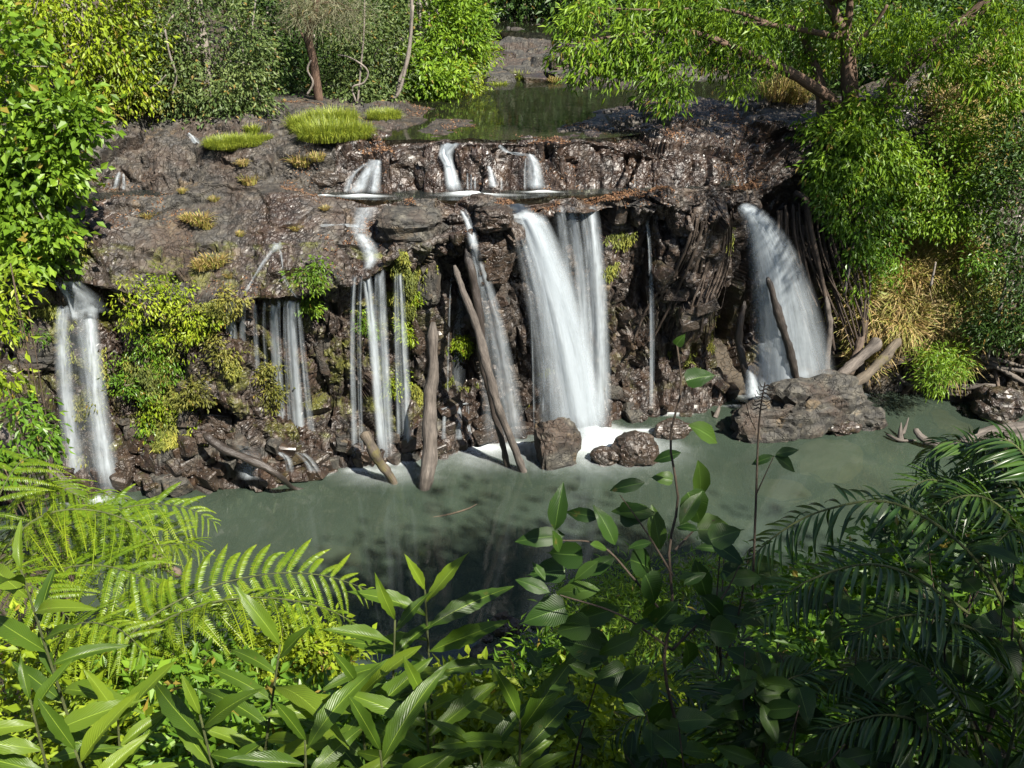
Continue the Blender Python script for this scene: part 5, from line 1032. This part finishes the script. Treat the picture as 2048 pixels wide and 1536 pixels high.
fshrub("green undergrowth bush under the fern at the lower left", [(380, 1340, 90, 60, 6.6, 7.4, 30), (300, 1420, 100, 60, 5.4, 6.2, 30), (450, 1440, 90, 60, 5.2, 6, 28)], 'lush', .14, 34, .17, 603)
fshrub("yellow-green undergrowth along the bottom left", [(150, 1400, 120, 70, 5.6, 6.4, 34), (60, 1330, 80, 60, 6, 6.8, 20), (180, 1490, 140, 40, 4.8, 5.4, 30)], 'yellow', .13, 34, .17, 604)
fshrub("dense low bush along the bottom edge left of the middle", [(560, 1440, 100, 50, 5.2, 6, 30), (680, 1480, 100, 50, 4.9, 5.6, 30), (780, 1440, 70, 50, 5.4, 6.2, 20), (420, 1510, 140, 30, 4.4, 5, 24)], 'lush', .13, 36, .16, 605)
fshrub("feathery fresh green bush on the shore behind the dark vine", [(1200, 1190, 90, 40, 9.2, 10.4, 28), (1300, 1180, 90, 50, 9, 10, 30), (1430, 1160, 70, 40, 9, 10, 26), (1150, 1260, 80, 40, 8.4, 9.4, 26), (1330, 1270, 110, 50, 8, 9, 36)], 'bright', .13, 46, .17, 606, W=.16)
fshrub("light leafy shore bush right of the shaded stones", [(1090, 1320, 60, 30, 8, 8.8, 18), (1180, 1350, 90, 40, 7.4, 8.2, 26), (1060, 1400, 60, 40, 6.6, 7.4, 18)], 'lush', .14, 34, .17, 607, W=.3)
fshrub("sun-flecked undergrowth under the dark vine", [(1150, 1450, 120, 60, 5.6, 6.6, 36), (1320, 1430, 110, 70, 5.8, 6.8, 36), (1250, 1510, 160, 30, 4.8, 5.6, 28)], 'yellow', .13, 34, .17, 608)
fshrub("shaded undergrowth in the lower right", [(1550, 1400, 150, 80, 5.4, 6.6, 46), (1750, 1380, 160, 90, 5.4, 6.6, 50), (1950, 1360, 140, 110, 5.2, 6.4, 46), (1650, 1500, 220, 40, 4.6, 5.4, 40)], 'lush', .13, 34, .18, 609)
fshrub("shaded leafy bank behind the palm fronds", [(1650, 1200, 150, 60, 7.4, 8.8, 44), (1850, 1160, 150, 80, 7, 8.4, 50), (2000, 1100, 100, 90, 6.6, 8, 40), (1750, 1290, 200, 60, 6.4, 7.4, 50)], 'lush', .14, 34, .2, 610)
fshrub("small grassy bush at the right shore behind the palms", [(1930, 1010, 60, 40, 10, 11, 22), (2010, 960, 60, 40, 10, 11.4, 24), (1860, 1080, 80, 40, 9, 10, 26)], 'dark', .14, 36, .17, 611)
fshrub("leafy sapling in front of the cliff at the left edge", [(25, 560, 36, 40, 13, 13.8, 9), (5, 650, 34, 50, 12.8, 13.6, 9), (0, 740, 30, 40, 12.8, 13.6, 8)], 'yellow', .16, 16, .14, 612, W=.4, droop=.8)
fshrub("twiggy leafy bush beside the pale leaning log at the left edge", [(50, 830, 50, 34, 12, 12.8, 12), (80, 880, 34, 26, 11.8, 12.6, 7), (20, 920, 40, 40, 11.4, 12.2, 12)], 'lush', .15, 18, .13, 613, W=.4, droop=.8)

# dark vine with trifoliate leaves in the shade, right of the centre
vb = at_y(1355, 1480, 3.5); vine = thing("vine_sapling", "dark broad-leaved sapling in shade standing over the pool right of centre", "plant", vb)
def vstem(pts, rad, seed=0):
    P = [at_y(*p) for p in pts]; link("stem", tube_mesh("stem", bez(P, 20) - vb, np.linspace(rad, rad * .4, 20), M_TWIG, 6), vine)
vstem([(1360, 1480, 3.5), (1328, 1330, 3.45), (1345, 1220, 3.5), (1338, 1100, 3.5), (1356, 1000, 3.52), (1340, 880, 3.5), (1362, 780, 3.5), (1354, 690, 3.5)], .009)
vstem([(1345, 1250, 3.5), (1270, 1160, 3.4), (1200, 1090, 3.4), (1110, 1080, 3.4)], .007); vstem([(1345, 1150, 3.5), (1290, 1060, 3.5), (1240, 990, 3.5)], .006); vstem([(1345, 1300, 3.5), (1240, 1230, 3.3), (1120, 1190, 3.3)], .007); vstem([(1350, 1100, 3.5), (1400, 1050, 3.6), (1430, 1040, 3.6)], .006); vstem([(1345, 1300, 3.5), (1440, 1200, 3.6), (1480, 1130, 3.6)], .007)
VL = [(1372, 762, 20, 70), (1352, 690, 60, 34), (1375, 850, -25, 105), (1362, 905, 200, 60), (1395, 920, -75, 95), (1345, 960, 170, 60), (1290, 965, 190, 85), (1310, 1030, 170, 95), (1375, 985, -60, 110), (1395, 1060, -5, 100), (1240, 1030, 20, 95), (1200, 1035, 175, 80), (1130, 1070, 175, 115), (1110, 1060, 85, 95), (1165, 1110, 190, 110), (1130, 1140, 185, 100), (1170, 1150, 40, 80), (1230, 1090, 110, 90), (1260, 1120, -30, 100), (1200, 1180, 190, 90), (1130, 1215, 185, 100), (1100, 1185, 160, 80), (1240, 1215, 200, 110), (1290, 1150, -60, 110), (1320, 1100, 100, 90), (1390, 1120, -70, 120), (1420, 1080, 10, 90), (1330, 1200, -100, 120), (1400, 1190, -40, 110), (1280, 1270, 200, 110), (1370, 1280, -70, 120), (1300, 1330, 220, 110), (1420, 1260, -20, 100), (1250, 1340, 190, 100), (1340, 1400, -110, 120), (1200, 1300, 170, 110), (1180, 1250, 200, 90), (1450, 1160, 0, 90), (1310, 1250, 60, 90), (1360, 1050, 60, 80)]
rv = np.random.RandomState(9)
for x, y, ang, ln in VL:
    Y = 3.5 + rv.uniform(-.15, .15); p = at_y(x, y, Y); a_ = R(ang); A = np.array([math.cos(a_), rv.uniform(-.35, .35), math.sin(a_)]); Nn = np.array([rv.normal(0, .25), -.75, .75 + rv.normal(0, .2)])
    Ln = ln / FPX * proj(p)[2]; me = HEART[rv.randint(3)] if rv.rand() < .45 else BROAD[rv.randint(4)]; put_leaf(vine, me, p, A, Nn, Ln / .19 * rv.uniform(.75, .98))
for k in range(46):                                       # smaller leaves among them
    x, y = rv.uniform(1080, 1470), rv.uniform(1050, 1420); Y = 3.5 + rv.uniform(-.3, .25)
    p = at_y(x, y, Y); a_ = rv.uniform(0, 6.28); put_leaf(vine, BROAD[rv.randint(4)], p, np.array([math.cos(a_), rv.uniform(-.5, .5), math.sin(a_) * .6 - .2]), np.array([rv.normal(0, .4), -.4, .9]), rv.uniform(.35, .75))
# seed stalk
sb = at_y(1505, 1180, 3.9); sk = thing("seed_stalk", "tall thin stalk with a comb-like dark seed head against the pool", "plant", sb)
link("stem", tube_mesh("stem", bez(ft([(1505, 1180, 3.9), (1512, 1000, 3.9), (1516, 880, 3.9), (1522, 810, 3.9), (1530, 765, 3.9)]), 24) - sb, np.linspace(.007, .003, 24), M_TWIG, 6), sk)
link("stem", tube_mesh("stem", bez(ft([(1514, 985, 3.9), (1530, 950, 3.9), (1548, 912, 3.9)]), 10) - sb, np.linspace(.004, .002, 10), M_TWIG, 5), sk)
link("stem", tube_mesh("stem", bez(ft([(1512, 860, 3.9), (1500, 835, 3.9), (1492, 805, 3.9)]), 10) - sb, np.linspace(.003, .002, 10), M_TWIG, 5), sk)
for k in range(7):
    for sd in (-1, 1):
        x0, y0 = 1516 + k * 3.2, 815 - k * 7.5; link("seed_pod", tube_mesh("seed_pod", bez(ft([(x0, y0, 3.9), (x0 + sd * 11, y0 + 4, 3.88), (x0 + sd * 20 + 4, y0 - 5, 3.88)]), 6) - sb, np.linspace(.004, .0015, 6), M_TWIG, 5), sk)
for x, y, ang, ln in [(1548, 912, 200, 44), (1548, 912, -30, 62), (1550, 910, 20, 46)]:
    p = at_y(x, y, 3.9); put_leaf(sk, BROAD[1], p, np.array([math.cos(R(ang)), 0, math.sin(R(ang))]), np.array([0, -.6, .8]), ln / FPX * proj(p)[2] / .19)
# feather palms and fern fronds in the shade at the right
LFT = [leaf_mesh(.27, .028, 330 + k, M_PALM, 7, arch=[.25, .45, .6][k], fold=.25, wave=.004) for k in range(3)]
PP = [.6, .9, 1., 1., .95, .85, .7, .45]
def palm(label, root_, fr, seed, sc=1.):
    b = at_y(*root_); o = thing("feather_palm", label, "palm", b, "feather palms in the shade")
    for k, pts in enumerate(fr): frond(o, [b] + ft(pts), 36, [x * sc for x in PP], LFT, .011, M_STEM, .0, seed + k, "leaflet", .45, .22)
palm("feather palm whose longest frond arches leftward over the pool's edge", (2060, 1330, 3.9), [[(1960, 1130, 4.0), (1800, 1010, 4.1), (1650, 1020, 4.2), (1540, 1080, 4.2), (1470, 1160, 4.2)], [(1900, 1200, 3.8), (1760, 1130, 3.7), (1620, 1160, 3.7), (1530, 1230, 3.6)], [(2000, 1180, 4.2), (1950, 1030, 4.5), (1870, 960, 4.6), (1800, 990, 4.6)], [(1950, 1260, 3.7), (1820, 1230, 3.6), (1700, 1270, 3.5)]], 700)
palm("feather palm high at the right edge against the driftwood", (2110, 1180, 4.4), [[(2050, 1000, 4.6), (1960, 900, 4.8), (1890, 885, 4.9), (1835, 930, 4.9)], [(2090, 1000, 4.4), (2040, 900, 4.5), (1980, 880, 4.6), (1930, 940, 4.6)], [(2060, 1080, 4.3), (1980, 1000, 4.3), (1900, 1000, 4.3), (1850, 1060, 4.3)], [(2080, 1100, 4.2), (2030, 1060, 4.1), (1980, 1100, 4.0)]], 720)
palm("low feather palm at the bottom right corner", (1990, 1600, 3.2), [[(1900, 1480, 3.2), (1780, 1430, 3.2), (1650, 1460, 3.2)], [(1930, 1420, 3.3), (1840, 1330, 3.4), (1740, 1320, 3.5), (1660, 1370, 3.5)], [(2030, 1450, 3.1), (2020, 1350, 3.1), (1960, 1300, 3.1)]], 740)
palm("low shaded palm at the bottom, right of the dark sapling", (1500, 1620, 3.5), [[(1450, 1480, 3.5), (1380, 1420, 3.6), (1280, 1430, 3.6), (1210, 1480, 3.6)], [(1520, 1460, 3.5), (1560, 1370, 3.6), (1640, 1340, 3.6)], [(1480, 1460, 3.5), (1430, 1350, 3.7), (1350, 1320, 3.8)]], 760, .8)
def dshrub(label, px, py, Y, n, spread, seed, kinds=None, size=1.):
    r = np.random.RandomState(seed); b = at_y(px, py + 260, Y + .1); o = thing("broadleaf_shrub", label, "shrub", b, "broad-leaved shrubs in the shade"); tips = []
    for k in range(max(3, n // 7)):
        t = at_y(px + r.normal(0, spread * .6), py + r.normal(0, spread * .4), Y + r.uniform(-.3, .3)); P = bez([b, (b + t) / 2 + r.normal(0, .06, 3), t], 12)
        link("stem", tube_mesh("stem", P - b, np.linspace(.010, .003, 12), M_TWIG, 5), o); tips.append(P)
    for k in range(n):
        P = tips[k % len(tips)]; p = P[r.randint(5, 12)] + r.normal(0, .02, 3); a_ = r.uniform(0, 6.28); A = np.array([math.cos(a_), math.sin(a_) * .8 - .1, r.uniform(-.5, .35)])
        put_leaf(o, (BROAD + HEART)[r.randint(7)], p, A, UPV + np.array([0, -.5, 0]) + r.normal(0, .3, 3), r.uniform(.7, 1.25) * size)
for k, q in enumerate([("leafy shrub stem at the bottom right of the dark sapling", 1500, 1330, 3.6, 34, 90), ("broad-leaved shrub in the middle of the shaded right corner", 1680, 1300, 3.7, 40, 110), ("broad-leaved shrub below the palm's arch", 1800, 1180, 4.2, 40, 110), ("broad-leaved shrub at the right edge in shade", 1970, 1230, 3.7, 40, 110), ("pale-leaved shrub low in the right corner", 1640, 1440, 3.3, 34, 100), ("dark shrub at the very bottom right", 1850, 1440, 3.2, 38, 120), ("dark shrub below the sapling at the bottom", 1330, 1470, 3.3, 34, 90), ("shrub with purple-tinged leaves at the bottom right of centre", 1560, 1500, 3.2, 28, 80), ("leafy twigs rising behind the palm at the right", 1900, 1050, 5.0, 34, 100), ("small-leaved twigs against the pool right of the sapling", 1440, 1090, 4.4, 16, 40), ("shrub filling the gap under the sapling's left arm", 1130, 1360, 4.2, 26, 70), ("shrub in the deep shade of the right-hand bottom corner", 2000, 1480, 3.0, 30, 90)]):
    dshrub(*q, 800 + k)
# ground cover on the near bank
def cover():
    r = np.random.RandomState(66); n = 9000; X = r.uniform(-13, 14, n); Y = r.uniform(2, 14.5, n); Zz = bank_z(X, Y); ok = Zz > .1; P = np.stack([X, Y, Zz + .1], 1)[ok]; n = len(P)
    P = np.repeat(P, 4, 0) + r.normal(0, .13, (n * 4, 3)); n = len(P); L_ = r.uniform(.08, .2, n)
    V, F, a = leaves(P, r.normal(0, 1, (n, 3)) * np.array([1, 1, .4]), np.array([0, -.2, 1.]) + r.normal(0, .4, (n, 3)), L_, L_ * .4, r.rand(n))
    o = link("ground_cover", mesh_np("ground_cover", V, F, LM['lush'], False, {"var": a})); o["kind"] = "stuff"; tag(o, "low green ground cover on the near bank", "ground cover")
cover()
# tall trees above and behind the viewpoint: they shade the near bank and the near end of the pool
def shade_tree(label, trunk, blobs, seed):
    r = np.random.RandomState(seed); C = np.concatenate([np.array(c) + r.normal(0, 1, (n, 3)) * np.array(s) * .5 for c, s, n in blobs]); b = np.array(trunk[0], float)
    V, F, a = crown_mesh(C, 60, .45, .30, .45, 'lush', seed, .4, .8); o = thing("shade_tree", label, "tree", b)
    link("crown", mesh_np("crown", V - b, F, LM['lush'], False, {"var": a}), o); P = bez(trunk, 16); link("trunk", tube_mesh("trunk", P - b, np.linspace(.4, .18, 16), M_BARKG, 10, .1, seed), o)
    for k in range(8): t = C[r.randint(len(C))]; s_ = P[r.randint(8, 16)]; link("limb", tube_mesh("limb", bez([s_, (s_ + t) / 2 + r.normal(0, .3, 3), t], 8) - b, np.linspace(.1, .03, 8), M_BARKG, 6), o)
shade_tree("tall tree standing behind the viewpoint and shading the right foreground", [(9, -6, 9.5), (9, -5.6, 13), (9, -5, 16), (9.2, -4.2, 18)],
           [((10.6, -4.0, 17), (3.6, 2.4, 1.6), 84), ((6.6, -3.6, 16.6), (2.0, 1.5, 1.2), 30)], 1001)
shade_tree("tall tree on the near bank beyond the right edge, shading the pool", [(15, 1, 4.5), (14.8, 1, 9), (13.6, 1, 13.5), (12.5, 1, 17)],
           [((10.8, 1.6, 17), (4.2, 1.7, 1.0), 210), ((15, -.5, 17), (3.0, 2.6, 1.6), 40)], 1002)
